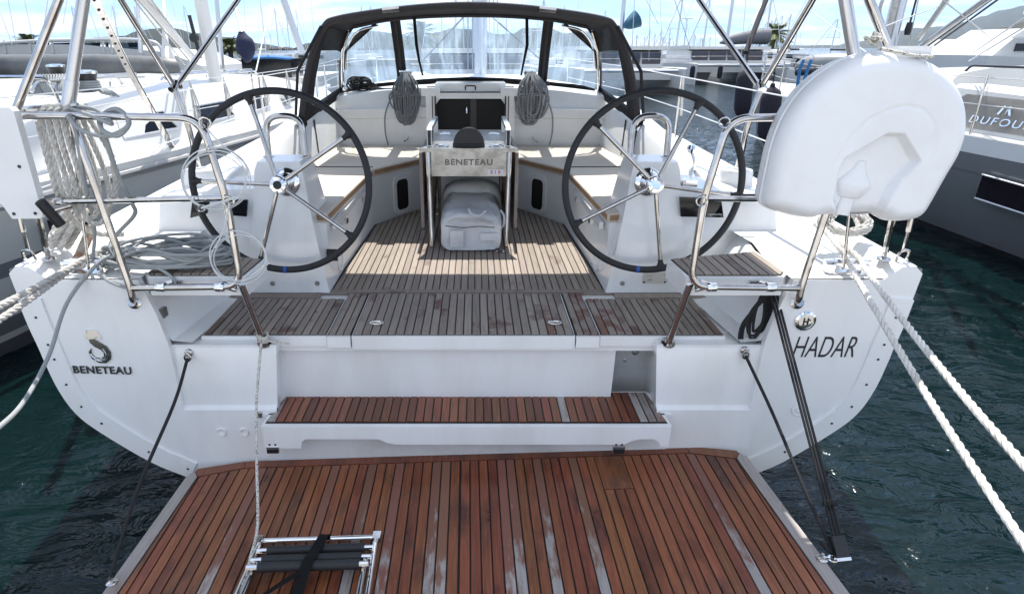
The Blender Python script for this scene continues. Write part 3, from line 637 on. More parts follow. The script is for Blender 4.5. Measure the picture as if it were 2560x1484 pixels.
for s in (-1, 1):
    bm = nb(); q = [(4.10, 1.55), (4.90, 1.55), (4.90, 1.03), (4.86, 1.0), (4.14, 1.0), (4.10, 1.03)]; prism(bm, q, -.011, .011, SIDE(s * .325)); mk('folded_leaf', bm, TEAK_LEAF, TAB, bevel=.003)
    bm = nb(); q = [(4.06, 1.56), (4.60, 1.56), (4.60, 1.16), (4.12, 1.12), (4.06, 1.2)]; prism(bm, q, -.008, .008, SIDE(s * .262)); mk('inner_panel', bm, mat('varnished inner panel', (.25, .15, .08), .35, var=.5, vscale=8, stretch=(1, .3, 3)) if s < 0 else bpy.data.materials['varnished inner panel'], TAB, bevel=.002)
    bm = nb(); tube(bm, rounded([(s * .27, 4.03, 1.565), (s * .262, 4.0, 1.2), (s * .255, 3.965, .935)], .2), .0165, 10); mk('leg', bm, STEEL, TAB)
    bm = nb(); tube(bm, rounded([(s * .255, 4.03, .95), (s * .25, 4.5, 1.25), (s * .25, 4.9, 1.42)], .1), .012, 8); mk('brace', bm, STEEL, TAB)
    bm = nb(); tube(bm, [(s * .25, 4.86, 1.565), (s * .25, 4.86, .935)], .0165, 10); mk('leg', bm, STEEL, TAB)
    # white-topped hand rail
    bm = nb(); prism(bm, [(4.08, 1.592), (4.105, 1.592), (4.125, 1.685), (4.80, 1.685), (4.80, 1.592), (4.83, 1.592), (4.83, 1.705), (4.80, 1.715), (4.12, 1.715), (4.09, 1.70)], -.016, .016, SIDE(s * .262)); mk('hand_rail', bm, GEL, TAB, bevel=.004)
    bm = nb(); box(bm, s * .262 - .010, s * .262 + .010, 4.0795, 4.084, 1.60, 1.695); mk('rail_end', bm, BLACK, TAB)
    bm = nb(); rod(bm, (s * .262, 4.35, 1.592), (s * .262, 4.35, 1.69), .009); mk('rail_post', bm, STEEL, TAB)
    for y in (4.09, 4.72):
        bm = nb(); c = V((s * .185, y, 1.593)); lathe(bm, [(.052, 0), (.052, .005), (.042, .007), (.041, .0015), (0, .0015)], 24, Matrix.Translation(c)); mk('cup_ring', bm, CHROME, TAB)
        bm = nb(); lathe(bm, [(.040, .002), (0, .0025)], 20, Matrix.Translation(c)); mk('cup_hole', bm, BLACK, TAB)
bm = nb(); prof = [(.102 * math.cos(q), .102 * math.sin(q)) for q in [k * math.pi / 20 for k in range(21)]]
rr = []
for k, y in enumerate((4.055, 4.06, 4.10, 4.14, 4.17)):
    f = (.95, 1, .97, .84, .6)[k]; rr.append([(x * f, y, 1.615 + z * f * 1.02) for x, z in prof])
loft(bm, rr); box(bm, -.106, .106, 4.05, 4.18, 1.592, 1.6155); mk('compass_hood', bm, BLACK, TAB, bevel=.003)
bm = nb(); box(bm, -.08, .08, 4.046, 4.052, 1.60, 1.615); mk('hood_band', bm, RUBBER, TAB)
bm = nb(); lathe(bm, [(.04, 0), (.04, .004), (0, .004)], 20, Matrix.Translation((0, 4.78, 1.5925)) @ Matrix.Diagonal((1.6, .7, 1, 1))); mk('lamp_base', bm, BRUSHED, TAB)
# crumbs of dried salt and leaf on the table top
bm = nb()
for k in range(46):
    x, y = rnd.uniform(-.22, .22), rnd.uniform(4.22, 4.66); r_ = rnd.uniform(.002, .006); a = rnd.uniform(0, 6.3)
    prism(bm, [(x + r_ * math.cos(a + t) * (1 if i % 2 else .6), y + r_ * math.sin(a + t)) for i, t in enumerate((0, 1.3, 2.6, 3.9, 5.2))], 1.5922, 1.5932)
tag(mk('debris', bm, mat('dry leaf debris', (.06, .05, .04), .8), TAB), kind='stuff')

# mast, seen through the dodger
bm = nb(); rr = []
for z in (1.88, 9.5):
    rr.append([(.12 + .085 * math.cos(q), 8.6 + .12 * math.sin(q), z) for q in [k * math.pi / 8 for k in range(16)]])
loft(bm, rr); MAST = mk('mast', bm, ALU, YS)
for x in (-.05, .01, .24, .30, .35):
    bm = nb(); tube(bm, [(x * .6 + .05, 8.5, 8), (x * .9, 8.45, 3), (x, 8.4, 1.9)], .007, 5); mk('halyard', bm, ROPE_G, MAST)
bm = nb(); tube(bm, [(-.62, 8.2, 2.05), (-.05, 8.55, 2.62)], .012, 6); mk('boom_strut', bm, BLACK, MAST)
bm = nb(); tube(bm, [(.95, 8.2, 2.0), (.2, 8.55, 2.62)], .012, 6); mk('boom_strut', bm, BLACK, MAST)

# ------------------------------------------------------------------ spray hood (dodger)
def vinyl(name, tint, amt, streak, gloss=.04):
    m = bpy.data.materials.new(name); m.use_nodes = True; t = m.node_tree; t.nodes.remove(t.nodes['Principled BSDF']); N = t.nodes.new; L = t.links.new
    out = t.nodes['Material Output']; tr = N('ShaderNodeBsdfTransparent'); tr.inputs[0].default_value = (.90, .93, .95, 1)
    tl = N('ShaderNodeBsdfTranslucent'); tl.inputs[0].default_value = (*tint, 1); gl = N('ShaderNodeBsdfGlossy'); gl.inputs['Roughness'].default_value = .12
    g = N('ShaderNodeNewGeometry'); mp_ = N('ShaderNodeMapping'); mp_.inputs['Scale'].default_value = (7, 1.5, 1.1); L(g.outputs['Position'], mp_.inputs[0])
    nz = N('ShaderNodeTexNoise'); nz.inputs['Scale'].default_value = 2.2; nz.inputs['Detail'].default_value = 6; nz.inputs['Distortion'].default_value = .6; L(mp_.outputs[0], nz.inputs['Vector'])
    mr = N('ShaderNodeMapRange'); mr.inputs[1].default_value = .42; mr.inputs[2].default_value = .74; mr.inputs[3].default_value = amt; mr.inputs[4].default_value = amt + streak; L(nz.outputs['Fac'], mr.inputs[0])
    a = N('ShaderNodeMixShader'); L(mr.outputs[0], a.inputs[0]); L(tr.outputs[0], a.inputs[1]); L(tl.outputs[0], a.inputs[2])
    lw = N('ShaderNodeLayerWeight'); lw.inputs[0].default_value = gloss; b = N('ShaderNodeMixShader'); L(lw.outputs['Fresnel'], b.inputs[0]); L(a.outputs[0], b.inputs[1]); L(gl.outputs[0], b.inputs[2])
    bp = N('ShaderNodeBump'); bp.inputs['Strength'].default_value = .35; bp.inputs['Distance'].default_value = .02; L(nz.outputs['Fac'], bp.inputs['Height']); L(bp.outputs[0], gl.inputs['Normal'])
    L(b.outputs[0], out.inputs[0]); return m
VINYL = vinyl('clear vinyl', (.50, .66, .82), .15, .22)
VINYL_SIDE = vinyl('clear side vinyl', (.30, .42, .55), .06, .20, .008)
aft_bow = [(-1.30, 4.78, 1.665), (-1.235, 4.79, 1.95), (-1.155, 4.80, 2.18), (-1.055, 4.80, 2.345), (-.97, 4.80, 2.39), (-.7, 4.79, 2.432), (-.35, 4.78, 2.468), (0, 4.78, 2.482)]
aft_bow = aft_bow + [(-x, y, z) for x, y, z in aft_bow[-2::-1]]
fwd_bow = [(-1.215, 5.95, 1.795), (-1.18, 5.84, 1.98), (-1.13, 5.70, 2.18), (-1.055, 5.60, 2.325), (-.98, 5.56, 2.375), (-.7, 5.53, 2.425), (-.35, 5.52, 2.452), (0, 5.52, 2.46)]
fwd_bow = fwd_bow + [(-x, y, z) for x, y, z in fwd_bow[-2::-1]]
base_f = [(-1.215, 5.96, 1.805), (-1.18, 6.02, 1.82), (-1.1, 6.06, 1.83), (-1.0, 6.09, 1.845), (-.9, 6.10, 1.85), (-.64, 6.12, 1.872), (-.32, 6.14, 1.895), (0, 6.15, 1.905)]
base_f = base_f + [(-x, y, z) for x, y, z in base_f[-2::-1]]
# top canvas between the bows, with a thickness
bm = nb()
mid = [((V(a) + V(b)) / 2 + V((0, 0, .02 if 2 < i < 12 else 0))) for i, (a, b) in enumerate(zip(aft_bow, fwd_bow))]
up = [[V(p) for p in r[2:-2]] for r in (aft_bow, mid, fwd_bow)]
loft(bm, up, closed=False)
bmesh.ops.solidify(bm, geom=bm.faces[:], thickness=.006)
DOD = mk('spray_hood', bm, CANVAS, YS)
bm = nb(); tube(bm, cat(aft_bow, 4), .024, 8); mk('bow_sleeve', bm, CANVAS, DOD)
bm = nb(); tube(bm, cat([V(p) + V((0, .0, -.008)) for p in fwd_bow[4:11]], 3), .018, 8); mk('bow_sleeve', bm, CANVAS, DOD)
for k in (-1, 1): bm = nb(); tube(bm, [V((k * x, 4.745, z)) for x, z in ((.62, 2.447), (.50, 2.458))], .021, 8); mk('exposed_bow', bm, STEEL, DOD)
def lerpline(L_, t):
    t *= len(L_) - 1; i = min(int(t), len(L_) - 2); return V(L_[i]).lerp(V(L_[i + 1]), t - i)
# windscreen: three clear panes framed by canvas bands
def pane_pt(x, v):
    "point on the front pane surface: x across, v from base (0) to top (1)"
    def onx(L_, x):
        for a, b in zip(L_, L_[1:]):
            if a[0] <= x <= b[0] and b[0] > a[0]: return V(a).lerp(V(b), (x - a[0]) / (b[0] - a[0]))
        return V(L_[0]) if x < L_[0][0] else V(L_[-1])
    lo, hi = onx(base_f, x * 1.02), onx(fwd_bow, x * .985); p = lo.lerp(hi, v); p.y += .03 * math.sin(math.pi * v); return p
def strip_mesh(x0, x1, v0, v1, nx=8, nv=6, curve=None):
    bm = nb(); g = []
    for j in range(nv + 1):
        v = v0 + (v1 - v0) * j / nv
        g.append([bm.verts.new(pane_pt(x0 + (x1 - x0) * i / nx, v)) for i in range(nx + 1)])
    for j in range(nv):
        for i in range(nx): bm.faces.new((g[j][i], g[j][i + 1], g[j + 1][i + 1], g[j + 1][i]))
    return bm
for x0, x1 in ((-1.16, -.68), (-.60, .63), (.71, 1.16)):
    mk('window_pane', strip_mesh(x0, x1, .03, .985), VINYL, DOD)
for x0, x1 in ((-.685, -.595), (.625, .715)):
    bm = strip_mesh(x0, x1, 0, 1, 4, 8); bmesh.ops.solidify(bm, geom=bm.faces[:], thickness=.012); mk('canvas_band', bm, CANVAS, DOD)
    bm = nb(); tube(bm, [pane_pt((x0 + x1) / 2, v) + V((0, -.02, 0)) for v in (.02, .3, .6, .98)], .010, 6); mk('zip', bm, CANVAS_BAND, DOD)
bm = strip_mesh(-1.16, 1.16, -.02, .07, 24, 1); bmesh.ops.solidify(bm, geom=bm.faces[:], thickness=.012); mk('lower_band', bm, CANVAS, DOD)
bm = strip_mesh(-1.1, 1.1, .965, 1.03, 24, 1); bmesh.ops.solidify(bm, geom=bm.faces[:], thickness=.012); mk('upper_band', bm, CANVAS, DOD)
for s in (-1, 1):
    # corner web of canvas rounding the upper outside corner of the pane
    bm = nb(); pts = [pane_pt(s * 1.16, .55), pane_pt(s * 1.16, 1.0), pane_pt(s * .80, 1.0), pane_pt(s * .80, .95), pane_pt(s * .95, .92), pane_pt(s * 1.05, .84), pane_pt(s * 1.11, .70)]
    sheet(bm, [p + V((0, -.012, 0)) for p in pts]); bmesh.ops.solidify(bm, geom=bm.faces[:], thickness=.01); mk('corner_web', bm, CANVAS, DOD)
    bm = nb(); tube(bm, cat([pane_pt(s * .78, .93) + V((0, -.05, 0)), pane_pt(s * .96, .905) + V((0, -.05, 0)), pane_pt(s * 1.08, .78) + V((0, -.05, 0)), pane_pt(s * 1.13, .5) + V((0, -.05, 0))], 5), .008, 8); mk('frame_tube', bm, STEEL, DOD)
    # side: clear quarter window, canvas sleeve down the aft bow, sill band
    ap = [V((s * abs(p[0]), p[1], p[2])) for p in aft_bow[:4]]; fp = [V((s * abs(p[0]), p[1], p[2])) for p in fwd_bow[:4]]
    bm = nb(); loft(bm, [[a.lerp(b, t) for a, b in zip(ap, fp)] for t in (.22, .6, .95)], closed=False); mk('side_window', bm, VINYL_SIDE, DOD)
    bm = nb(); loft(bm, [[a.lerp(b, t) for a, b in zip(ap, fp)] for t in (-.02, .1, .24)], closed=False); bmesh.ops.solidify(bm, geom=bm.faces[:], thickness=.012); mk('aft_band', bm, CANVAS, DOD)
    bm = nb(); loft(bm, [[ap[3].lerp(fp[3], t), ap[2].lerp(fp[2], t) + V((0, 0, .03 - .10 * abs(t - .5)))] for t in (0, .25, .5, .75, 1)], closed=False); bmesh.ops.solidify(bm, geom=bm.faces[:], thickness=.012); mk('top_side_band', bm, CANVAS, DOD)
    bm = nb(); loft(bm, [[ap[0].lerp(fp[0], t) + V((0, 0, -.02)), ap[0].lerp(fp[0], t) + V((-s * .01, 0, .075))] for t in (-.05, .3, .6, 1.02)], closed=False); bmesh.ops.solidify(bm, geom=bm.faces[:], thickness=.014); mk('sill_band', bm, CANVAS, DOD)
    # forward stainless bow leg and front corner sleeve
    bm = nb(); tube(bm, [fp[0] + V((-s * .02, -.04, -.02)), fp[1] + V((-s * .02, -.05, 0)), fp[2] + V((-s * .02, -.06, 0)), fp[3] + V((-s * .02, -.05, 0))], .013, 8); mk('bow_leg', bm, STEEL, DOD)
    bm = nb(); tube(bm, [fp[0], fp[1], fp[1].lerp(fp[2], .6)], .022, 7); mk('leg_sleeve', bm, CANVAS, DOD)
    bm = nb(); tube(bm, [ap[0] + V((s * .03, -.03, .02)), ap[1].lerp(ap[2], .4) + V((s * .05, -.12, 0)), ap[3] + V((s * .02, -.03, 0))], .012, 6); mk('tension_strap', bm, BLACK_WEB, DOD)
    # strap knot, tails and foot fitting at the aft corner
    bm = nb(); k0 = ap[0] + V((-s * .01, -.02, .0))
    for q in range(7): tube(bm, cat([k0 + V((rnd.uniform(-.03, .03), rnd.uniform(-.03, .03), rnd.uniform(-.035, .05))) for _ in range(4)], 4, True), .011, 6, True)
    mk('strap_knot', bm, BLACK_WEB, DOD)
    bm = nb(); lathe(bm, [(.022, 0), (.02, .02), (.012, .05), (0, .055)], 12, Matrix.Translation(ap[0] + V((0, -.03, -.05)))); mk('foot_fitting', bm, CHROME, DOD)
    bm = nb(); tube(bm, cat([k0, k0 + V((-s * .02, -.03, -.15)), k0 + V((-s * .03, -.05, -.28)), k0 + V((-s * .06, -.06, -.36))], 5), .006, 5); mk('strap_tail', bm, BLACK_WEB, DOD)
    bm = nb(); p = V((s * 1.27, 5.05, 1.66)); d = V((-s * .02, -.03, -.28))
    sheet(bm, [p, p + V((0, .04, 0)), p + d + V((0, .04, 0)), p + d]); bmesh.ops.solidify(bm, geom=bm.faces[:], thickness=.008); mk('hanging_strap', bm, BLACK_WEB, DOD)
    # roll-up straps hanging inside the screen
    x = -.46 if s < 0 else .47
    bm = nb(); ps = [V((x, 5.46, 2.43)), V((x + .01, 5.47, 2.22)), V((x + .025 * (1 if s < 0 else -.4), 5.5, 2.10)), V((x + .05 * (1 if s < 0 else -.6), 5.52, 1.98))]
    loft(bm, [[p + V((-wd, 0, 0)), p + V((wd, 0, 0))] for p, wd in zip(ps, (.013, .013, .010, .008))], closed=False); bmesh.ops.solidify(bm, geom=bm.faces[:], thickness=.008); mk('roll_strap', bm, BLACK_WEB, DOD)

# ------------------------------------------------------------------ stern rail (pushpit)
for s in (-1, 1):
    bm = nb(); tube(bm, rounded([(s * 1.475, 2.455, 1.225), (s * .985, 2.455, 1.232), (s * .99, 2.452, 1.62), (s * 1.04, 2.45, 1.945), (s * (1.80 if s < 0 else 1.93), 2.47, 1.955)], .085, 7), .0155, 10); RAIL = mk('stern_rail', bm, STEEL, YS)
    bm = nb(); tube(bm, rounded([(s * 1.497, 2.50, 1.14), (s * 1.478, 2.455, 1.165), (s * 1.475, 2.453, 1.23), (s * 1.548, 2.452, 1.95)], .06, 5), .0155, 10); mk('outer_post', bm, STEEL, RAIL)
    bm = nb(); lathe(bm, [(.032, 0), (.032, .006), (.02, .012), (.018, .03)], 18, orient((s * 1.5, 2.505, 1.137), (0, -1, .3))); mk('post_flange', bm, STEEL, RAIL)
    bm = nb(); tube(bm, [(s * .958, 2.545, .905), (s * .985, 2.455, 1.24)], .0155, 10); mk('inner_leg', bm, STEEL, RAIL)
    bm = nb(); lathe(bm, [(.034, 0), (.034, .006), (.02, .012), (.018, .03)], 18, orient((s * .957, 2.548, .9055), (.07, -.26, .96))); mk('leg_flange', bm, STEEL, RAIL)
    bm = nb(); tube(bm, [(s * .993, 2.452, 1.625), (s * (1.80 if s < 0 else 1.90), 2.47, 1.605)], .0125, 8); mk('middle_bar', bm, STEEL, RAIL)
    for x in (1.08, 1.34):
        bm = nb(); lathe(bm, [(.021, -.02), (.022, -.018), (.022, .018), (.021, .02)], 14, orient((s * x, 2.455, 1.229), (1, 0, 0))); mk('clamp', bm, CHROME, RAIL)
        bm = nb(); tube(bm, [(s * (x - .03), 2.505, 1.225), (s * (x - .03), 2.49, 1.24), (s * x, 2.47, 1.235)], .011, 8); box(bm, s * (x - .04) - .03, s * (x - .04) + .03, 2.499, 2.514, 1.215, 1.240); mk('bracket', bm, STEEL, RAIL, bevel=.004)
    bm = nb(); tube(bm, [(s * 1.03, 2.515, 1.215), (s * 1.03, 2.49, 1.20), (s * 1.06, 2.46, 1.225)], .009, 8); lathe(bm, [(.02, 0), (.018, .008), (0, .01)], 14, orient((s * 1.03, 2.514, 1.215), (0, -1, 0))); mk('stud', bm, CHROME, RAIL)
    # small welded eyes
    for p in ((s * .985, 2.435, 1.62), (s * 1.03, 2.44, 1.93)):
        bm = nb(); tube(bm, [V(p) + V((-s * (.015 + .022 * math.cos(q)), -.012, .02 * math.sin(q))) for q in [k * math.pi / 7 for k in range(14)]], .004, 6, True); mk('welded_eye', bm, STEEL, RAIL)
    # gate stanchion leg and lifeline turnbuckle at the quarter
    bm = nb(); tube(bm, [(s * 1.925, 2.62, 1.305), (s * 1.80, 2.50, 1.95)], .0135, 8); lathe(bm, [(.032, 0), (.03, .008), (.018, .014)], 14, Matrix.Translation((s * 1.925, 2.62, 1.300))); mk('quarter_post', bm, STEEL, RAIL)
    bm = nb(); tube(bm, [(s * 1.975, 2.58, 1.36), (s * 1.965, 2.57, 1.42), (s * 1.96, 2.565, 1.45)], .008, 8); tube(bm, [(s * 1.96, 2.565, 1.45), (s * 1.95, 2.56, 1.56)], .012, 8); tube(bm, [(s * 1.95, 2.56, 1.56), (s * 1.88, 2.53, 2.0)], .004, 6)
    tube(bm, rounded([(s * 1.952, 2.58, 1.305), (s * 1.952, 2.57, 1.36), (s * 1.998, 2.57, 1.36), (s * 1.998, 2.58, 1.305)], .02), .007, 6); mk('turnbuckle', bm, STEEL, RAIL)
    # bimini frame: leg, pivot, fore and aft hoop, aft brace
    bm = nb(); tube(bm, cat([(s * 1.635, 3.72, 1.30), (s * 1.63, 3.64, 1.58), (s * 1.625, 3.60, 1.78), (s * 1.667, 3.60, 2.0)], 5), .0165, 10); BL = mk('bimini_leg', bm, STEEL, YS)
    bm = nb(); tube(bm, [(s * 1.667, 3.60, 2.0), (s * 1.709, 3.30, 2.419), (s * 1.74, 3.0, 2.84)], .0165, 10); mk('aft_hoop_leg', bm, STEEL, BL)
    bm = nb(); tube(bm, [(s * 1.655, 3.62, 2.005), (s * 1.449, 4.2, 2.479), (s * 1.40, 4.28, 2.67), (s * 1.33, 4.32, 2.86)], .0165, 10); mk('fore_hoop_leg', bm, STEEL, BL)
    bm = nb(); tube(bm, [(s * 1.79, 2.485, 1.96), (s * 1.51, 2.49, 2.366), (s * 1.25, 2.5, 2.86)], .0165, 10); mk('aft_brace', bm, STEEL, BL)
    bm = nb(); lathe(bm, [(.024, -.03), (.024, .03)], 12, orient((s * 1.667, 3.6, 2.0), (.1, .7, .7))); box(bm, s * 1.66 - .02, s * 1.66 + .02, 3.60, 3.65, 1.985, 2.02); mk('pivot', bm, STEEL, BL, bevel=.003)
    # covered backstay
    a, b = V((s * 1.605, 2.54, 1.985)), V((s * 1.44, 2.56, 2.42)); t = (b - a)
    bm = nb(); tube(bm, [a, a + t * .22], .027, 14); tube(bm, [a + t * .22, a + t * 4], .0235, 14); BS = mk('backstay_cover', bm, ALU, YS)
    bm = nb(); tube(bm, [V((s * 1.70, 2.545, 1.28)), a], .007, 8); lathe(bm, [(.02, -.03), (.012, .05)], 10, orient(a - t * .05, t)); mk('backstay_wire', bm, STEEL, BS)
    # cleat
    bm = nb(); c = V((s * 1.73, 2.575, sheer(2.57) + .002)); Mc = Matrix.Translation(c) @ Matrix.Rotation(s * R(-6), 4, 'Z')
    prism(bm, [(-.085, -.03), (.085, -.03), (.075, .03), (-.075, .03)], 0, .006, Mc)
    for x in (-.075, .075): prism(bm, [(x - .018, -.026), (x + .018, -.026), (x + .014, .026), (x - .014, .026)], .006, .042, Mc)
    tube(bm, [Mc @ V(p) for p in ((-.10, 0, .05), (-.05, 0, .054), (.05, 0, .054), (.10, 0, .05))], [.011, .014, .014, .011], 8); mk('cleat', bm, CHROME, YS, bevel=.003)

# bimini canopy overhead (out of the picture, it shades the stern)
bm = nb(); rr = []
for Y, zc in ((2.15, 2.86), (2.7, 3.0), (3.4, 3.05), (4.0, 2.98), (4.33, 2.87)):
    rr.append([V((-1.42 + 2.84 * i / 10, Y, zc - .16 * (abs(i - 5) / 5) ** 2.5)) for i in range(11)])
loft(bm, rr, closed=False); bmesh.ops.solidify(bm, geom=bm.faces[:], thickness=.006); mk('bimini_canopy', bm, CANVAS, YS)
# guard rails along the sides
for s in (-1, 1):
    pts = [(s * 1.80, 2.5, 1.93), (s * 1.99, 6.0, 1.95), (s * 1.95, 8.0, 1.98), (s * 1.55, 10.4, 2.04)]
    for Y, x in ((6.0, 1.99), (8.0, 1.95), (10.4, 1.55)):
        bm = nb(); z = sheer(Y) + .05; tube(bm, [(s * x, Y, z), (s * x, Y, 1.40 + .55 + (Y - 6) * .02)], .0125, 8); GP = mk('stanchion', bm, STEEL, YS)
    for dz in (0, -.28):
        bm = nb(); tube(bm, [V(p) + V((0, 0, dz)) for p in pts], .0035 if s < 0 else .005, 6); mk('guard_wire', bm, WIRE, YS)
bm = nb(); tube(bm, [(2.0, 6.0, 1.95), (2.02, 5.98, 1.6)], .012, 6); mk('gate_lashing', bm, ROPE_W, YS)

# transom fittings and lettering
TY = 2.499
text('boat_name', 'HADAR', .158, LETTER, YS, AFT(1.672, TY, .905), .0012, .22, 1.0, -.0012, squash=.55)
text('maker_lettering', 'BENETEAU', .054, mat('chrome letters', (.30, .31, .32), .12, 1), YS, AFT(-1.727, TY - .002, .788) @ Matrix.Rotation(-R(1.5), 4, 'Z'), .003, 0, 1.1, .0012, squash=1.0)
# seahorse emblem, built as an outline with thickness
def emblem(M_):
    bm = nb()
    tail = [(-.012, .052), (.012, .034), (.042, .012), (.055, -.022), (.048, -.06), (.018, -.084), (-.018, -.082), (-.048, -.058), (-.056, -.02), (-.040, .0), (-.045, -.03), (-.030, -.052), (-.004, -.058), (.016, -.044), (.020, -.022), (.008, -.006), (-.020, .012), (-.036, .032), (-.038, .050)]
    prism(bm, tail[::-1], 0, .006, M_)
    bm2 = nb(); head = [(-.038, .052), (-.044, .072), (-.036, .096), (-.010, .106), (.008, .104), (.018, .090), (.026, .062), (.024, .052), (.014, .052), (.004, .068), (-.010, .056)]
    prism(bm2, head[::-1], 0, .006, M_)
    for k in range(4): prism(bm2, [(-.046 + .002 * k, .058 + .011 * k), (-.056 + .003 * k, .066 + .012 * k), (-.044 + .002 * k, .070 + .011 * k)][::-1], 0, .005, M_)
    a = mk('emblem', bm, mat('dark chrome', (.26, .27, .28), .15, 1), YS, bevel=.0015); mk('emblem_head', bm2, CHROME, a, bevel=.0015)
    bm = nb(); tube(bm, [M_ @ V((x, y, .006)) for x, y in ((-.05, -.03), (-.03, -.066), (.0, -.072), (.03, -.060), (.045, -.03))], .003, 6); tube(bm, [M_ @ V((x, y, .006)) for x, y in ((-.038, -.045), (-.015, -.064), (.015, -.058), (.03, -.03), (.02, -.0))], .002, 6); mk('emblem_line', bm, CHROME, a)
emblem(AFT(-1.715, TY, .905) @ Matrix.Scale(.92, 4))
# round shower / shore socket covers on the right quarter
M_ = AFT(1.553, TY, 1.047)
bm = nb(); lathe(bm, [(.048, 0), (.048, .006), (.038, .010), (.034, .006), (.033, .012), (.02, .013), (0, .013)], 30, M_); rc = mk('round_cover', bm, CHROME, YS)
bm = nb(); box(bm, -.014, -.008, -.018, .018, .0125, .015, M_); box(bm, .004, .010, -.018, .018, .0125, .015, M_); box(bm, -.014, .010, -.003, .003, .0125, .015, M_); box(bm, .010, .02, .005, .010, .0125, .015, M_); mk('cover_mark', bm, BLACK, rc)
M_ = AFT(1.628, TY, .572)
bm = nb(); lathe(bm, [(.040, 0), (.040, .003), (.034, .004), (.033, .001), (.022, .001), (.021, .005), (0, .006)], 28, M_); box(bm, -.006, .006, -.016, .016, .005, .009, M_); mk('deck_plate', bm, GEL, YS)
bm = nb(); box(bm, -1.452, -1.415, 2.56, 2.60, 1.03, 1.075); mk('approval_plate', bm, BRUSHED, YS)
for s, z in ((-1, .869), (1, .882)):
    x = s * 1.313
    bm = nb(); lathe(bm, [(.020, 0), (.018, .006), (.010, .01), (.010, .02), (0, .022)], 16, orient((x, 2.522, z), (0, -1, 0))); tube(bm, [V((x + .014 * math.cos(q), 2.50, z - .016 + .016 * math.sin(q))) for q in [k * math.pi / 7 for k in range(14)]], .005, 6, True); mk('pad_eye', bm, STEEL, YS)

# ================================================================== loose things on and around the yacht
def seg_dist(px, py, a, b):
    ax, ay = a; bx, by = b; dx, dy = bx - ax, by - ay; t = max(0, min(1, ((px - ax) * dx + (py - ay) * dy) / (dx * dx + dy * dy + 1e-12)))
    return math.hypot(px - ax - t * dx, py - ay - t * dy)
def inside(px, py, P):
    c = False
    for (ax, ay), (bx, by) in zip(P, P[1:] + P[:1]):
        if (ay > py) != (by > py) and px < (bx - ax) * (py - ay) / (by - ay) + ax: c = not c
    return c
def sdist(px, py, P, closed=True):
    d = min(seg_dist(px, py, a, b) for a, b in zip(P, P[1:] + (P[:1] if closed else [])))
    return -d if closed and inside(px, py, P) else d
def sstep(a, b, x): t = max(0, min(1, (x - a) / (b - a))); return t * t * (3 - 2 * t)

# horseshoe lifebuoy case on the right rail
outl = [(1.181, 1.638), (1.179, 1.693), (1.18, 1.769), (1.183, 1.844), (1.194, 1.917), (1.217, 1.988), (1.254, 2.052), (1.304, 2.105), (1.36, 2.146), (1.43, 2.174), (1.504, 2.184), (1.57, 2.181), (1.639, 2.169), (1.699, 2.148), (1.752, 2.118), (1.805, 2.073), (1.841, 2.028), (1.868, 1.977), (1.886, 1.917), (1.89, 1.872), (1.885, 1.816), (1.868, 1.758), (1.851, 1.696), (1.834, 1.632), (1.821, 1.596), (1.795, 1.571), (1.74, 1.561), (1.682, 1.563), (1.643, 1.586), (1.583, 1.584), (1.523, 1.583), (1.462, 1.586), (1.414, 1.586), (1.386, 1.574), (1.331, 1.577), (1.255, 1.597), (1.207, 1.613)]
groove = [(1.400, 1.70), (1.405, 1.80), (1.425, 1.872), (1.445, 1.906), (1.494, 1.961), (1.564, 1.996), (1.618, 2.005), (1.678, 1.992), (1.722, 1.956), (1.754, 1.9), (1.765, 1.85), (1.759, 1.81), (1.72, 1.70), (1.68, 1.58), (1.45, 1.58)]
arch = groove[1:12]
peak = [(1.424, 1.775), (1.432, 1.816), (1.512, 1.867), (1.571, 1.907), (1.634, 1.905), (1.724, 1.801), (1.669, 1.734), (1.641, 1.663), (1.634, 1.55), (1.496, 1.55), (1.428, 1.657)]
PLASTIC = mat('white moulded plastic', (.82, .83, .84), .33, var=.5, vscale=2.5, vcol=(.69, .69, .68), bump=.03, bscale=30)
LB = thing('lifebuoy_case', 'big white horseshoe lifebuoy case hung on the right stern rail', 'lifebuoy case', (1.54, 2.36, 1.56))
ol = [V((x, z, 0)) for x, z in outl]; ol = resample(cat(ol, 5, True) + [ol[0]], .0135)[:-1]
cx, cz = 1.54, 1.83
bm = nb(); rings = []
for y_, f in ((2.43, .97), (2.425, .99), (2.40, 1.0), (2.35, 1.0)): rings.append([V((cx + (p.x - cx) * f, y_, cz + (p.y - cz) * f)) for p in ol])
ts = [1, .996, .985, .97, .95, .93, .91, .89] + [.875 - .0135 * k for k in range(64)]
poly2 = [(p.x, p.y) for p in ol]
for t in ts:
    ring = []
    for p in ol:
        x, z = cx + (p.x - cx) * t, cz + (p.y - cz) * t
        e = -sdist(x, z, poly2); h = .066 * math.sqrt(max(0, 1 - (1 - min(1, e / .060)) ** 2))
        gd = sdist(x, z, arch, False); h -= .0045 * math.exp(-(gd / .006) ** 2) + .034 * sstep(.003, -.014, sdist(x, z, peak))
        ring.append(V((x, 2.35 - h, z)))
    rings.append(ring)
loft(bm, rings, caps=True)
fl_ = nb(); loft(fl_, [[V((cx + (p.x - cx) * f, y_, cz + (p.y - cz) * f)) for p in ol] for y_, f in ((2.372, .99), (2.372, 1.012), (2.366, 1.014), (2.360, 1.012), (2.360, .99))], caps=False); mk('moulding_flange', fl_, PLASTIC, LB, ang=85)
mk('shell', bm, PLASTIC, LB, ang=85)
lp = Matrix.Translation((1.522, 2.318, 1.80)) @ Matrix.Rotation(R(8), 4, 'Y') @ Matrix.Rotation(R(180), 4, 'Y')
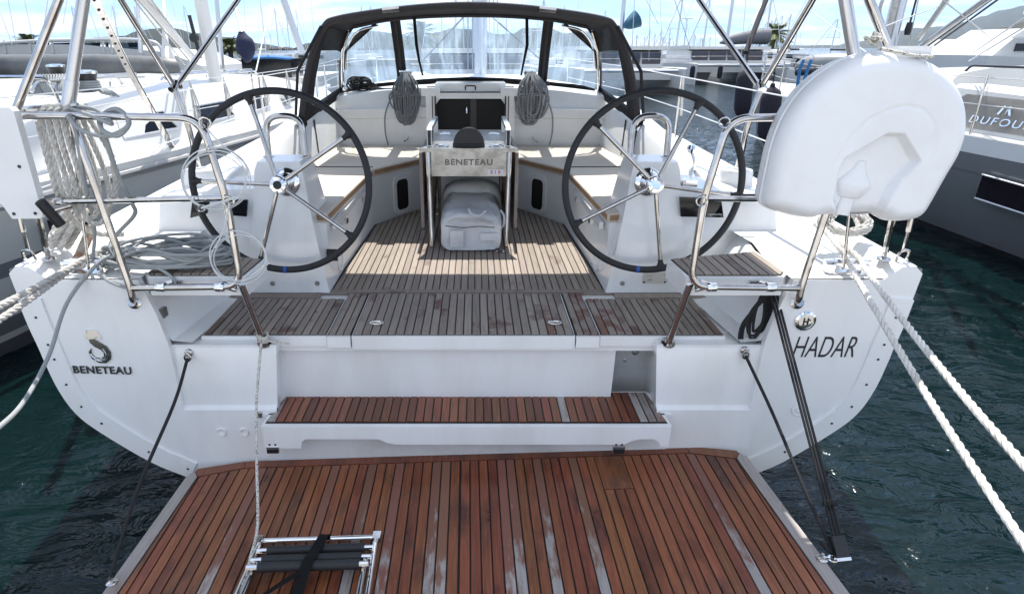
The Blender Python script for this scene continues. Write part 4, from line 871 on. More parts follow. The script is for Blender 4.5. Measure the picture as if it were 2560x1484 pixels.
bm = nb(); lathe(bm, [(.0, -.004), (.016, .0), (.024, .03), (.066, .082), (.068, .09), (.046, .135), (.040, .14), (.030, .142), (.028, .21), (0, .21)], 28, lp @ Matrix.Diagonal((1, .5, 1, 1))); mk('lamp_boss', bm, PLASTIC, LB)
bm = nb(); prism(bm, [(1.55, 2.315), (1.665, 2.305), (1.67, 2.40), (1.60, 2.43), (1.535, 2.40)], 2.168, 2.206); LD = mk('top_pad', bm, PLASTIC, LB, bevel=.018, seg=3)
bm = nb(); tube(bm, cat([(1.49, 2.34, 2.20), (1.545, 2.302, 2.186), (1.60, 2.296, 2.176), (1.665, 2.296, 2.172), (1.68, 2.34, 2.165)], 6), .006, 6)
for k in range(5): tube(bm, cat([V((1.50, 2.38, 2.22)) + V((rnd.uniform(-.035, .035), rnd.uniform(-.035, .035), rnd.uniform(-.012, .03))) for _ in range(4)], 4, True), .006, 6, True)
tag(mk('lashing', bm, ROPE_FLECK), 'flecked cord knotted round the top of the white lifebuoy case', 'rope')

# white board at the left edge, rod holder
bm = nb(); prism(bm, [(-2.02, 1.99), (-1.745, 1.99), (-1.73, 1.975), (-1.73, 1.566), (-1.744, 1.553), (-1.861, 1.552), (-1.874, 1.585), (-1.94, 1.74), (-2.02, 1.80)][::-1], -.035, 0, AFT(0, 2.40, 0))
BD = thing('mounting_board', 'white board with three screws bolted to the rail at the left edge', 'board', (-1.86, 2.42, 1.55))
mk('board', bm, PLASTIC, BD, bevel=.008)
for x, z in ((-1.769, 1.765), (-1.847, 1.573), (-1.759, 1.575)):
    bm = nb(); lathe(bm, [(.007, 0), (.006, .003), (0, .003)], 12, orient((x, 2.3995, z), (0, -1, 0))); mk('screw', bm, BLACK, BD)
a, b = at(98, 495, Y=2.36), at(150, 553, Y=2.40)
RH = thing('rod_holder', 'black tube rod holder clamped to the end of the left rail', 'rod holder', (a + b) / 2)
bm = nb(); d_ = (b - a).normalized(); tube(bm, [a, b], .021, 18); mk('sleeve', bm, BLACK, RH)
bm = nb(); lathe(bm, [(.017, .0), (0, .0006)], 16, orient(a - d_ * .0012, -d_)); mk('bore', bm, DARKHOLE, RH)
bm = nb(); tube(bm, [(a + b) / 2 + V((.012, .01, .01)), (a + b) / 2 + V((.05, .05, .012)), V((-1.70, 2.466, 1.607))], .009, 8); lathe(bm, [(.019, -.015), (.019, .015)], 12, orient((-1.69, 2.467, 1.607), (1, 0, 0))); mk('clamp', bm, STEEL, RH)

# life raft valise under the table
RB = thing('life_raft_bag', 'silver grey life raft bag standing under the cockpit table', 'bag', (.015, 4.1, .932))
def bagring(y, hw, h, sq, wob=0):
    out = []
    n = 72
    for k in range(n):
        q = 2 * math.pi * k / n; c, s_ = math.cos(q), math.sin(q); e = sq if s_ < 0 else .48
        x = math.copysign(abs(c) ** e, c) * hw; z = math.copysign(abs(s_) ** (sq if s_ < 0 else .62), s_)
        z = 1.06 + z * (.125 if s_ < 0 else h * .9)
        d = noise.noise(V((x * 7, y * 6, z * 7))) * wob * .7 + (.35 - abs(noise.noise(V((x * 11 + y * 6, y * 9, z * 13))))) * wob * .9 + (.3 - abs(noise.noise(V((x * 24, y * 19 + 4, z * 27 + x * 9))))) * wob * .4
        out.append(V((.015 + x * (1 + d), y + d * .3, z + d * .35)))
    return out
_st =  ((3.875, .12, .07), (3.86, .17, .115), (3.87, .195, .14), (3.91, .205, .155), (4.05, .208, .18), (4.2, .208, .195), (4.28, .205, .195))
_rr = []
for (a_, b_) in zip(_st, _st[1:]):
    for q in range(5): _rr.append(tuple(u + (v - u) * q / 5 for u, v in zip(a_, b_)))
_rr.append(_st[-1])
bm = nb(); loft(bm, [bagring(y, hw, h, .28, .05) for y, hw, h in _rr])
bm.normal_update()
SILVER = mat('silver grey coated fabric', (.62, .65, .67), .28, var=.6, vscale=5, vcol=(.34, .36, .39), bump=.35, bscale=9, spec=.6)
BAGW = mat('pale bag fabric', (.72, .74, .76), .5, bump=.35, bscale=8, var=.3, vscale=6)
for f in bm.faces: f.material_index = 0 if f.calc_center_median().z > 1.115 else 1
mk('bag_body', bm, [SILVER, BAGW], RB, ang=80)
bm = nb(); loft(bm, [bagring(y, hw, h, .3, .06) for y, hw, h in ((4.285, .19, .18), (4.29, .214, .225), (4.34, .226, .265), (4.44, .224, .265), (4.50, .17, .21))]); mk('bag_flap', bm, mat('cream bag lining', (.66, .66, .61), .6, bump=.5, bscale=8, var=.4, vscale=9), RB, ang=80)
bm = nb(); tube(bm, [V((.015 + x, 3.856 + .02 * (abs(x) / .19) ** 6, 1.103 + .004 * math.sin(x * 30))) for x in [-.192 + .384 * k / 20 for k in range(21)]], .0028, 5); mk('seam', bm, CANVAS_BAND, RB)
for x0, x1, z0, z1 in ((-.125, -.035, .965, 1.08), (.075, .21, 1.01, 1.06)):
    bm = nb(); box(bm, x0, x1, 3.849, 3.8615, z0, z1); mk('patch_pocket', bm, BAGW, RB, bevel=.003)
bm = nb(); tube(bm, cat([(.0, 3.89, 1.215), (.02, 3.86, 1.19), (.07, 3.855, 1.18), (.11, 3.88, 1.205)], 5), .008, 6); mk('handle', bm, BAGW, RB)
bm = nb(); tube(bm, rounded([(.215, 4.0, 1.18), (.24, 3.98, 1.15), (.24, 3.98, 1.08), (.215, 4.0, 1.05)], .02), .008, 6); mk('handle', bm, BAGW, RB)
bm = nb(); tube(bm, [V((.21 + .028 * math.cos(q), 3.845 + .015 * math.sin(q), .936)) for q in [k * math.pi / 8 for k in range(16)]], .004, 6, True); tag(mk('floor_ring', bm, STEEL, FLOOR))

# folded boarding ladder on the platform
LZ = .312
LA = thing('boarding_ladder', 'folded steel boarding ladder with black foam steps lying on the swim platform', 'ladder', (-.6, 1.6, LZ))
pl = lambda x, y, z=.0: PT @ V((x, y - 2.42, z + .01))
for (xt, xb, o) in ((-.855, -.868, .022), (-.825, -.838, .046), (-.375, -.362, .022), (-.398, -.388, .046)):
    bm = nb(); tube(bm, [pl(xt, 1.925 if o < .03 else 1.79, o), pl(xb, 1.30, o)], .0125, 10); mk('side_tube', bm, CHROME if o < .03 else STEEL, LA)
bm = nb(); tube(bm, [pl(-.855, 1.925, .024), pl(-.375, 1.925, .024)], .0125, 10); mk('top_tube', bm, CHROME, LA)
for y, o in ((1.852, .042), (1.792, .055), (1.745, .068)):
    bm = nb(); tube(bm, [pl(-.80, y, o), pl(-.41, y, o)], .019, 12); st_ = mk('step', bm, RUBBER, LA)
    for xa, xb in ((-.845, -.80), (-.41, -.375)):
        bm = nb(); tube(bm, [pl(xa, y, o), pl(xb, y, o)], .011, 8); mk('step_end', bm, CHROME, LA)
for x in (-.86, -.37): bm = nb(); box(bm, *(lambda p: (p.x - .016, p.x + .016, p.y - .02, p.y + .02, p.z - .012, p.z + .014))(pl(x, 1.92, .03))); mk('hinge_block', bm, STEEL, LA, bevel=.003)
def webbing(pts, wid, side):
    bm = nb(); side = V(side); loft(bm, [[V(p) - side * wid, V(p) + side * wid] for p in pts], closed=False); bmesh.ops.solidify(bm, geom=bm.faces[:], thickness=.004); return bm
WS = thing('ladder_strap', 'black webbing strap with a red tab wrapped round the folded ladder', 'strap', pl(-.60, 1.7, .05))
mk('strap', webbing([pl(-.585, 1.945, .02), pl(-.587, 1.93, .045), pl(-.592, 1.85, .066), pl(-.60, 1.79, .080), pl(-.605, 1.74, .094), pl(-.615, 1.66, .07), pl(-.625, 1.50, .05), pl(-.63, 1.40, .045)], .022, (1, 0, 0)), BLACK_WEB, WS)
mk('strap_end', webbing([pl(-.62, 1.705, .082), pl(-.70, 1.672, .055), pl(-.765, 1.632, .035), pl(-.772, 1.628, .032)], .024, (.3, .95, 0)), BLACK_WEB, WS)
mk('red_tab', webbing([pl(-.645, 1.585, .062), pl(-.655, 1.535, .058)], .008, (1, 0, 0)), RED, WS)
bm = nb(); box(bm, -.024, .024, -.03, .03, 0, .014, Matrix.Translation(pl(-.625, 1.565, .062))); mk('buckle', bm, BLACK, WS, bevel=.003)

# ------------------------------------------------------------------ ropes
def rope(name, pts, r, m, label, k=8, lay=False, group=None, pitch=None):
    bm = nb(); P = cat(pts, k) if k else [V(p) for p in pts]
    if lay: strands(bm, P, r, pitch)
    else: tube(bm, P, r, 8)
    return tag(mk(name, bm, m), label, 'rope', group)
# right mooring pair: deck coil, over the cleat, away to the quay
cR = V((1.745, 2.575, 1.315))
for k, (px, py, lab) in enumerate(((2520, 1090, 'white twisted mooring line on the right, the upper of the pair'), (2520, 1278, 'white twisted mooring line on the right, the lower of the pair'))):
    e = at(px, py, Y=1.35 - .12 * k); st0 = V((1.715 + .03 * k, 2.87, 1.40)); m1 = cR + V((.03 - .055 * k, 0, .01)); lip = m1.lerp(e, .07) + V((0, 0, -.012))
    end = lip + (e - lip) * 1.7
    P = cat([st0, st0.lerp(m1, .5) + V((0, 0, .0)), m1, lip], 8)[:-1] + [lip.lerp(end, q / 40) + V((0, 0, -.05 * math.sin(math.pi * q / 40))) for q in range(41)]
    bm = nb(); strands(bm, P, .0128); tag(mk('mooring_line', bm, ROPE_W), lab, 'rope', 'white mooring lines at the right')
bm = nb()
for k in range(9):
    c = at(2075, 556, Y=2.86); ph = rnd.uniform(0, 6); a_, b_ = rnd.uniform(.05, .13), rnd.uniform(.03, .05); tl = rnd.uniform(-.5, .5)
    strands(bm, cat([c + V((a_ * math.cos(q + ph), .05 * math.sin(q + ph) + rnd.uniform(-.02, .02), b_ * math.sin(q + ph) + tl * a_ * .4 * math.cos(q + ph) + .02)) for q in [j * math.pi / 4 for j in range(9)]], 4), .011, .08, 3, 5)
tag(mk('rope_coil', bm, ROPE_OLD), 'tangled old white rope coil beneath the white lifebuoy case', 'rope')
# left mooring: pair of grey-white laid ropes with a rusty spring and a bunched coil
cL = V((-1.70, 2.56, 1.318))
for k in range(2):
    e = at(0, 738 + 32 * k, Y=2.0 - .05 * k); m1 = cL + V((-.02 - .02 * k, 0, .005 - .012 * k)); end = m1 + (e - m1) * 1.8
    bm = nb(); strands(bm, [m1 + V((.10, .16, .035)), m1] + [m1.lerp(end, q / 30) + V((0, 0, -.02 * math.sin(math.pi * q / 30))) for q in range(1, 31)], .0135)
    tag(mk('mooring_line', bm, ROPE_OLD), ('grey white twisted mooring line at the left, the upper of the pair', 'grey white twisted mooring line at the left, the lower of the pair')[k], 'rope', 'mooring lines at the left')
a, b = at(226, 560, Y=2.80), at(186, 652, Y=2.60)
P = [a.lerp(b, q / 140) for q in range(141)]; fr = frames(P)
bm = nb(); tube(bm, [a + (a - b) * .15, b], .017, 10); SPR = mk('spring_core', bm, ROPE_OLD)
tag(SPR, 'rope in a rusty wire whipping above the left cleat', 'rope')
RUST = mat('rusty wire', (.52, .47, .40), .6, var=.95, vscale=14, vcol=(.36, .13, .04), vlo=.45, vhi=.56)
bm = nb(); tube(bm, [p + (fr[i][0] * math.cos(i * .9) + fr[i][1] * math.sin(i * .9)) * .0205 for i, p in enumerate(P)], .0034, 5); mk('wire_whipping', bm, RUST, SPR)
bm = nb(); c = at(185, 562, Y=2.74)
for k in range(7):
    o = V((rnd.uniform(-.03, .03), rnd.uniform(-.05, .05), -.01 + .012 * k)); a_ = rnd.uniform(.055, .10)
    strands(bm, cat([c + o + V((-.02 + a_ * math.cos(q), a_ * .7 * math.sin(q), .05 * math.sin(q + .8) + .04 * math.cos(q))) for q in [j * math.pi / 4 + k for j in range(8)]], 4), .0145, .10, 3, 5)
tag(mk('rope_bunch', bm, ROPE_OLD), 'bunched thick twisted rope on the left deck behind the cleat', 'rope')
# thick coil hung over the left rail
bm = nb()
for k in range(4):
    x0 = -1.715 + .030 * k; top = V((x0 + .01, 2.60, 1.985)); l = (.36, .45, .47, .40)[k]; sx = .03 + .012 * k
    strands(bm, cat([top + V((.05, -.02, -.03)), top + V((.03, -.07, .0)), top + V((0, -.095, -.05)), top + V((.01, -.10, -l * .6)), top + V((sx * .6, -.10, -l)), top + V((sx + .045, -.07, -l * .97)), top + V((sx + .06, -.04, -l * .6 + rnd.uniform(-.04, .04))), top + V((.06, -.02, -.06)), top + V((.045, -.01, .0))], 6), .0118, .085, 3, 6)
tail = [(-1.715, 2.50, 1.93), (-1.71, 2.49, 1.75), (-1.725, 2.52, 1.60), (-1.74, 2.60, 1.48), (-1.72, 2.70, 1.40), (-1.62, 2.74, 1.385)]
strands(bm, cat(tail, 8), .0135, .095)
tag(mk('rope_hank', bm, ROPE_OLD), 'thick twisted white rope hanging in loops over the left rail', 'rope')
bm = nb(); tube(bm, [(-1.80, 2.53, 1.97), (-1.56, 2.53, 1.985)], .013, 8); mk('upper_bar', bm, STEEL, YS)
# thin grey line from the left cleat down to the water side
rope('mooring_line', [cL + V((.10, .05, .02)), cL + V((.055, -.04, -.01)), at(165, 745, Y=2.42), at(120, 875, Y=2.2), at(60, 985, Y=1.9), at(0, 1048, Y=1.65), at(-90, 1110, Y=1.4)], .0085, ROPE_G, 'thin grey line running from the left cleat down past the transom')
# grey line looped round the left rail and dropping to the coil
P = [at(165, 285, Y=2.43), at(200, 320, Y=2.42), at(265, 335, Y=2.42), at(315, 310, Y=2.43), at(300, 278, Y=2.47), at(255, 285, Y=2.48), at(250, 318, Y=2.42), at(290, 334, Y=2.42), at(318, 300, Y=2.44), at(285, 268, Y=2.47), at(245, 295, Y=2.48), at(262, 345, Y=2.44), at(290, 430, Y=2.5), at(325, 500, Y=2.55), at(330, 530, Y=2.6), at(280, 585, Y=2.65), at(270, 620, Y=2.62), at(290, 655, Y=2.62)]
rope('grey_line', P, .009, ROPE_G, 'grey line looped round the left rail and falling to the deck', 6)
P = [at(170, 280, Y=2.44), at(188, 330, Y=2.44), at(205, 430, Y=2.46), at(232, 560, Y=2.56), at(228, 640, Y=2.58)]
rope('grey_line', P, .008, ROPE_G, 'straight grey line from the left rail to the cleat', 6)
P = [at(176, 268, Y=2.5), at(225, 285, Y=2.43), at(275, 305, Y=2.42), at(240, 272, Y=2.5), at(190, 262, Y=2.52)]
rope('grey_line', P, .0085, ROPE_G, 'short loop of grey line on top of the left rail', 6)
# coil on the left helm seat
bm = nb(); c = V((-1.37, 2.645, 1.272))
path = []
for k in range(15):
    a_, b_ = rnd.uniform(.21, .31), rnd.uniform(.075, .125); o = V((rnd.uniform(-.05, .05), rnd.uniform(-.02, .02), 0)); tw = rnd.uniform(-.3, .3)
    for j in range(9):
        q = 2 * math.pi * j / 9 + .3; x, y = a_ * math.cos(q), b_ * math.sin(q)
        path.append(c + o + V((x * math.cos(tw) - y * math.sin(tw) * .4, x * math.sin(tw) * .25 + y, .0058 * k * rnd.uniform(.4, 1.5) + .006)))
P = [p + V((0, 0, .004)) for p in cat(path, 4)]
for p in P:
    if p.x < -1.47 and p.z < sheer(2.6) + .035: p.z = max(p.z, sheer(2.6) + .012)
tube(bm, P, .0072, 7)
tube(bm, cat([at(290, 655, Y=2.6), at(420, 600, Y=2.75), at(520, 620, Y=2.7), at(505, 665, Y=2.6), at(400, 655, Y=2.58)], 8), .0072, 7)
tube(bm, cat([at(245, 650, Y=2.56), at(265, 690, Y=2.50), at(340, 712, Y=2.49), at(430, 700, Y=2.49), at(390, 660, Y=2.52), at(300, 640, Y=2.54)], 8), .0072, 7)
tag(mk('rope_coil', bm, ROPE_G), 'grey rope lying in a loose coil on the left helm seat', 'rope')
# flecked line down to the ladder
a = V((-.955, 2.50, .93))
rope('flecked_line', [a, a + V((.004, -.09, -.10)), at(631, 1000, Y=2.33), at(632, 1150, Y=2.12), at(634, 1290, Y=1.94), pl(-.85, 1.80, .06), pl(-.845, 1.70, .03), pl(-.88, 1.60, .012)], .0062, ROPE_FLECK, 'white flecked line dropping from the left rail foot to the ladder', 6)
bm = nb()
for k in range(4): tube(bm, [V((-.957, 2.535, .93)) + V((.024 * math.cos(q), .024 * math.sin(q), .008 * k + .006 * math.sin(q * 2))) for q in [j * math.pi / 6 for j in range(12)]], .0055, 6, True)
tube(bm, cat([(-.94, 2.52, .935), (-.90, 2.53, .92), (-.86, 2.55, .905), (-.84, 2.55, .90)], 4), .005, 6)
tag(mk('knot', bm, ROPE_FLECK), 'small flecked rope knot at the foot of the left rail', 'rope')
# platform suspension lines
rope('platform_line', [V((-1.313, 2.50, .85)), at(428, 993, Y=2.3), at(340, 1200, Y=2.0), PT @ V((-1.39, -.66, .04))], .0075, ROPE_K, 'thin black line holding the left side of the swim platform', 8)
rope('platform_line', [V((1.313, 2.50, .865)), at(1903, 1020, Y=2.28), at(1985, 1215, Y=1.98), at(2045, 1350, Y=1.82), PT @ V((1.40, -.62, .05))], .0075, ROPE_K, 'thin black line holding the right side of the swim platform', 8)
top = V((1.40, 2.56, 1.16)); blk = at(2058, 1330, Y=1.84)
TK = thing('platform_tackle', 'black rope tackle with a block running down to the right platform corner', 'tackle', blk)
bm = nb()
for k in range(3):
    tube(bm, [top + V((.014 * k, 0, 0)), blk + V((.014 * (k - 1), 0, .02))], .0056, 7)
mk('line', bm, ROPE_K, TK)
bm = nb(); c = at(2038, 1240, Y=1.93)
for k in range(4): tube(bm, cat([c + V((rnd.uniform(-.018, .018), rnd.uniform(-.02, .02), rnd.uniform(-.02, .02))) for _ in range(4)], 4, True), .007, 6, True)
tube(bm, [c, c + V((.03, -.01, .012))], .008, 6); mk('knot', bm, ROPE_K, TK)
bm = nb(); d_ = (top - blk).normalized(); Mb = orient(blk - d_ * .03, d_); box(bm, -.028, .028, -.022, .022, -.03, .05, Mb); mk('block', bm, BLACK, TK, bevel=.01)
bm = nb(); box(bm, -.03, .03, -.02, .02, -.042, -.03, Mb); mk('block_bracket', bm, CHROME, TK, bevel=.003)
bm = nb(); p0 = blk - d_ * .07; p1 = PT @ V((1.39, -.66, .02))
for k in range(3):
    c = p0.lerp(p1, k / 3 + .12); ax = (p1 - p0).normalized(); sd_ = ax.orthogonal().normalized() if k % 2 else ax.cross(ax.orthogonal()).normalized()
    tube(bm, [c + ax * .024 * math.cos(q) + sd_ * .012 * math.sin(q) for q in [j * math.pi / 6 for j in range(12)]], .0042, 6, True)
mk('chain', bm, CHROME, TK)
bm = nb(); t0 = V((1.37, 2.57, 1.165))
for k in range(5):
    l = .20 + .05 * rnd.random() * k; wd = .02 + .012 * k
    tube(bm, cat([t0 + V((.012 * k, 0, 0)), t0 + V((-wd, -.01, -l * .5)), t0 + V((-wd * .9, -.012, -l * .9)), t0 + V((-.01, -.015, -l)), t0 + V((.02, -.012, -l * .8)), t0 + V((.02 + .008 * k, -.005, -l * .4)), t0 + V((.014 * k, 0, 0))], 5), .0065, 6)
tag(mk('rope_hank', bm, ROPE_K), 'black rope hank hanging beneath the right helm seat', 'rope')
# wire coils on the left rail
def ringcoil(cx_, cy_, rx, ry, Y, n, jit):
    bm = nb()
    for k in range(n):
        ox, oy, f = rnd.uniform(-jit, jit), rnd.uniform(-jit, jit), rnd.uniform(.94, 1.05); ph = rnd.uniform(0, 6)
        tube(bm, [at(cx_ + ox + rx * f * math.cos(q), cy_ + oy + ry * f * math.sin(q) + 5 * math.sin(q + ph), Y=Y + .02 * math.sin(q + ph)) for q in [j * math.pi / 18 for j in range(36)]], .0026, 6, True)
    return bm
WC = tag(mk('wire_coil', ringcoil(528, 443, 83, 72, 2.425, 3, 4), WIRE), 'grey wire coiled in a ring on the left rail post, upper of two', 'wire')
bm = nb(); tube(bm, cat([at(498, 305, Y=2.43), at(540, 350, Y=2.42), at(600, 400, Y=2.42), at(612, 440, Y=2.42)], 5), .003, 6); tube(bm, [at(495, 512, Y=2.42), at(560, 492, Y=2.42), at(600, 480, Y=2.425)], .005, 6); mk('wire_end', bm, WIRE, WC)
bm = nb()
for p in (at(497, 513, Y=2.42), at(505, 308, Y=2.43)):
    for q_ in range(3): tube(bm, [p + V((.012 * math.cos(q), .010 * math.sin(q + q_), .012 * math.sin(q))) for q in [j * math.pi / 5 for j in range(10)]], .003, 5, True)
mk('wire_clip', bm, STEEL, WC)
WD = tag(mk('wire_coil', ringcoil(588, 635, 66, 62, 2.425, 3, 4), WIRE), 'grey wire coiled in a ring on the left rail post, lower of two', 'wire')
bm = nb(); tube(bm, cat([at(565, 500, Y=2.42), at(552, 560, Y=2.42), at(530, 610, Y=2.42)], 5), .004, 6); tube(bm, [at(590, 702, Y=2.42), at(650, 655, Y=2.42)], .0045, 6); tube(bm, [at(648, 657, Y=2.42), at(662, 643, Y=2.425)], .008, 6); mk('wire_end', bm, WIRE, WD)
# hanks of rope on the coachroof winches
def hank(x, z, label, m, n, seed):
    r_ = random.Random(seed); bm = nb()
    for k in range(n):
        f = (k + .5) / n * 2 - 1; l = .33 + .11 * r_.random(); w_ = .012 + .125 * abs(f) * r_.uniform(.6, 1.1); y = 5.70 - .05 * r_.random() - .02 * (1 - abs(f)); o = f * .035
        side = 1 if f > 0 else -1; o2 = r_.uniform(-.02, .02)
        tube(bm, cat([V((x + o, y + .08, z)), V((x + o - w_ * .55, y, z - .09)), V((x - w_ * 1.05 + o2, y, z - l * .55)), V((x - w_ * .75 + o2, y - .01, z - l * .9)), V((x + o * .5 + o2, y - .02, z - l)), V((x + w_ * .75 + o2, y - .01, z - l * .88)), V((x + w_ * 1.05 + o2, y, z - l * .5)), V((x + o + w_ * .55, y, z - .08)), V((x + o, y + .08, z))], 5), .0078, 6)
    for k in range(2): tube(bm, cat([(x - .13, 5.66, z - .2 + .02 * k), (x, 5.635, z - .185 + .02 * k), (x + .13, 5.66, z - .18)], 4), .0078, 6)
    side = -1 if x < 0 else 1
    tube(bm, cat([(x + side * .12, 5.66, z - .18), (x + side * .19, 5.66, z - .34), (x + side * .2, 5.66, z - .5), (x + side * .18, 5.66, z - .62)], 5), .0075, 6)
    return tag(mk('rope_hank', bm, m), label, 'rope', 'rope hanks on the coachroof winches')
hank(-.58, 1.99, 'plain grey rope hank hanging from the winch left of the hatch', mat('dark grey rope', (.20, .21, .22), .8, var=.6, vscale=60, vcol=(.12, .125, .13)), 30, 3)
hank(.55, 1.99, 'flecked grey rope hank hanging from the winch right of the hatch', ROPE_GF, 28, 5)
bm = nb()
for k in range(16):
    c = V((-1.0 + rnd.uniform(-.10, .10), 5.86 + rnd.uniform(-.03, .03), 1.86 + rnd.uniform(0, .06))); a_ = rnd.uniform(.03, .075)
    tube(bm, cat([c + V((a_ * math.cos(q), .03 * math.sin(q + k), a_ * .55 * math.sin(q))) for q in [j * math.pi / 3 for j in range(6)]], 4, True), .008, 6, True)
tube(bm, cat([(-1.2, 5.82, 1.82), (-1.1, 5.84, 1.84), (-.9, 5.84, 1.86), (-.75, 5.82, 1.85), (-.6, 5.84, 1.87)], 5), .009, 6)
for f in bm.faces: f.material_index = 1 if (f.index // 150) % 3 == 1 else 0
tag(mk('rope_bundle', bm, ROPE_K), 'black rope bundle lying on the left corner of the coachroof', 'rope')

# ================================================================== water, shore, hills
def water_mat():
    m = bpy.data.materials.new('harbour water'); m.use_nodes = True; t = m.node_tree; b = t.nodes['Principled BSDF']; N = t.nodes.new; L = t.links.new
    b.inputs['Base Color'].default_value = (.0014, .0095, .0102, 1); b.inputs['Roughness'].default_value = .035; b.inputs['IOR'].default_value = 1.33
    g = N('ShaderNodeNewGeometry'); mp_ = N('ShaderNodeMapping'); mp_.inputs['Scale'].default_value = (.75, 1.5, 1); mp_.inputs['Rotation'].default_value = (0, 0, R(28)); L(g.outputs['Position'], mp_.inputs[0])
    n1 = N('ShaderNodeTexNoise'); n1.inputs['Scale'].default_value = 3.2; n1.inputs['Detail'].default_value = 4; n1.inputs['Distortion'].default_value = .8; L(mp_.outputs[0], n1.inputs['Vector'])
    n2 = N('ShaderNodeTexNoise'); n2.inputs['Scale'].default_value = 11; n2.inputs['Detail'].default_value = 3; n2.inputs['Distortion'].default_value = .6; L(mp_.outputs[0], n2.inputs['Vector'])
    b1 = N('ShaderNodeBump'); b1.inputs['Strength'].default_value = .8; b1.inputs['Distance'].default_value = .12; L(n1.outputs['Fac'], b1.inputs['Height'])
    b2 = N('ShaderNodeBump'); b2.inputs['Strength'].default_value = .35; b2.inputs['Distance'].default_value = .03; L(n2.outputs['Fac'], b2.inputs['Height']); L(b1.outputs[0], b2.inputs['Normal']); L(b2.outputs[0], b.inputs['Normal'])
    return m
def spaced(lo, hi, fine0, fine1, step):
    xs = []; x = fine0
    while x < fine1: xs.append(x); x += step
    xs.append(fine1); d = step
    while xs[-1] < hi: d *= 1.35; xs.append(min(hi, xs[-1] + d))
    d = step; left = [fine0]
    while left[-1] > lo: d *= 1.35; left.append(max(lo, left[-1] - d))
    return left[:0:-1] + xs
bm = nb(); xs = spaced(-9000, 9000, -6, 9, .13); ys = spaced(-60, 12000, -.5, 16, .13); g = []
for y in ys:
    row = []
    for x in xs:
        f = max(0, 1 - max(0, math.hypot(x - 2, y - 6) - 7) / 22)
        z = 0
        if f > 0:
            u = x * .88 + y * .47; v = -x * .47 + y * .88
            z = f * (.042 * noise.noise(V((u * .9, v * 1.9, 0))) + .024 * noise.noise(V((u * 2.2 + 5, v * 4.2, 3))) + .011 * noise.noise(V((u * 5, v * 7, 7))))
        row.append(bm.verts.new((x, y, z)))
    g.append(row)
for a, b in zip(g, g[1:]):
    for i in range(len(xs) - 1): bm.faces.new((a[i], a[i + 1], b[i + 1], b[i]))
tag(mk('water', bm, water_mat(), ang=180), kind='structure')

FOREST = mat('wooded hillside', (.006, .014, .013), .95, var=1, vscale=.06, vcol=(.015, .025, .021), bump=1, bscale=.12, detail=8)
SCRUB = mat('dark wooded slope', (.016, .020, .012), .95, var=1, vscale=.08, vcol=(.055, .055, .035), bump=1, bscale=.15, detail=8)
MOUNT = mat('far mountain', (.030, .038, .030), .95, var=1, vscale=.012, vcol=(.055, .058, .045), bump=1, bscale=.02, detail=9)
def hill(name, prof, Yr, depth, m, rough, seed, step=4):
    "a ridge whose skyline follows the listed points, falling to the shore in front and away behind"
    bm = nb(); cols = []
    px = prof[0][0]; k = 0
    while px <= prof[-1][0]:
        while k < len(prof) - 2 and prof[k + 1][0] < px: k += 1
        (xa, ya), (xb, yb) = prof[k], prof[k + 1]; t = sstep(0, 1, (px - xa) / (xb - xa)); p = at(px, ya + (yb - ya) * t, Y=Yr)
        col = []
        for r in range(15):
            f = r / 9; y = Yr - depth * (1 - f) if r <= 9 else Yr + depth * (r - 9) / 5 * 1.4
            h = (p.z + 2) * (math.sin(min(1, f) * math.pi / 2) ** .85 if r <= 9 else max(0, 1 - ((r - 9) / 5) ** 1.6)) - 2
            x = CAM.x + (p.x - CAM.x) * y / Yr
            s_ = Yr / 300
            h += rough * (noise.noise(V((x / s_ * .06, y / s_ * .06, seed))) + .6 * noise.noise(V((x / s_ * .19, y / s_ * .19, seed + 3))) + .35 * noise.noise(V((x / s_ * .6, y / s_ * .5, seed + 7)))) * min(1, f * 1.5) * (1 if r <= 11 else .3)
            col.append(bm.verts.new((x, y, h)))
        cols.append(col); px += step
    for a, b in zip(cols, cols[1:]):
        for r in range(14): bm.faces.new((a[r], b[r], b[r + 1], a[r + 1]))
    tag(mk(name, bm, m, ang=180), kind='structure')
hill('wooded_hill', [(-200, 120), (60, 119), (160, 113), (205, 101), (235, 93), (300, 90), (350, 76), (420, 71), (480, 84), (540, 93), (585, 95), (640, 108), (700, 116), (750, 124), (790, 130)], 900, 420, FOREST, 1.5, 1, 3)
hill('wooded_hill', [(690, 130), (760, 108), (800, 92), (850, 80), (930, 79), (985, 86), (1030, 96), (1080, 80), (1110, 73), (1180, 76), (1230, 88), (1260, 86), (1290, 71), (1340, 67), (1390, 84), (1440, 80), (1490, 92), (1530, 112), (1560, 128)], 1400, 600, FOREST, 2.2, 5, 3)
hill('far_hills', [(1450, 133), (1530, 121), (1600, 118), (1680, 112), (1740, 118), (1800, 119), (1880, 115), (1960, 112), (2050, 114), (2150, 118)], 9500, 1500, MOUNT, 10, 9, 4)
hill('mountain', [(1860, 134), (1940, 119), (1990, 113), (2050, 112), (2110, 104), (2170, 92), (2215, 77), (2260, 70), (2320, 67), (2375, 58), (2420, 42), (2460, 28), (2520, 17), (2620, 5), (2800, 0)], 7200, 2200, MOUNT, 13, 13, 4)
hill('wooded_slope', [(2225, 128), (2260, 116), (2330, 108), (2380, 98), (2420, 86), (2470, 70), (2520, 58), (2620, 48), (2800, 40)], 700, 320, SCRUB, 1.6, 17, 3)
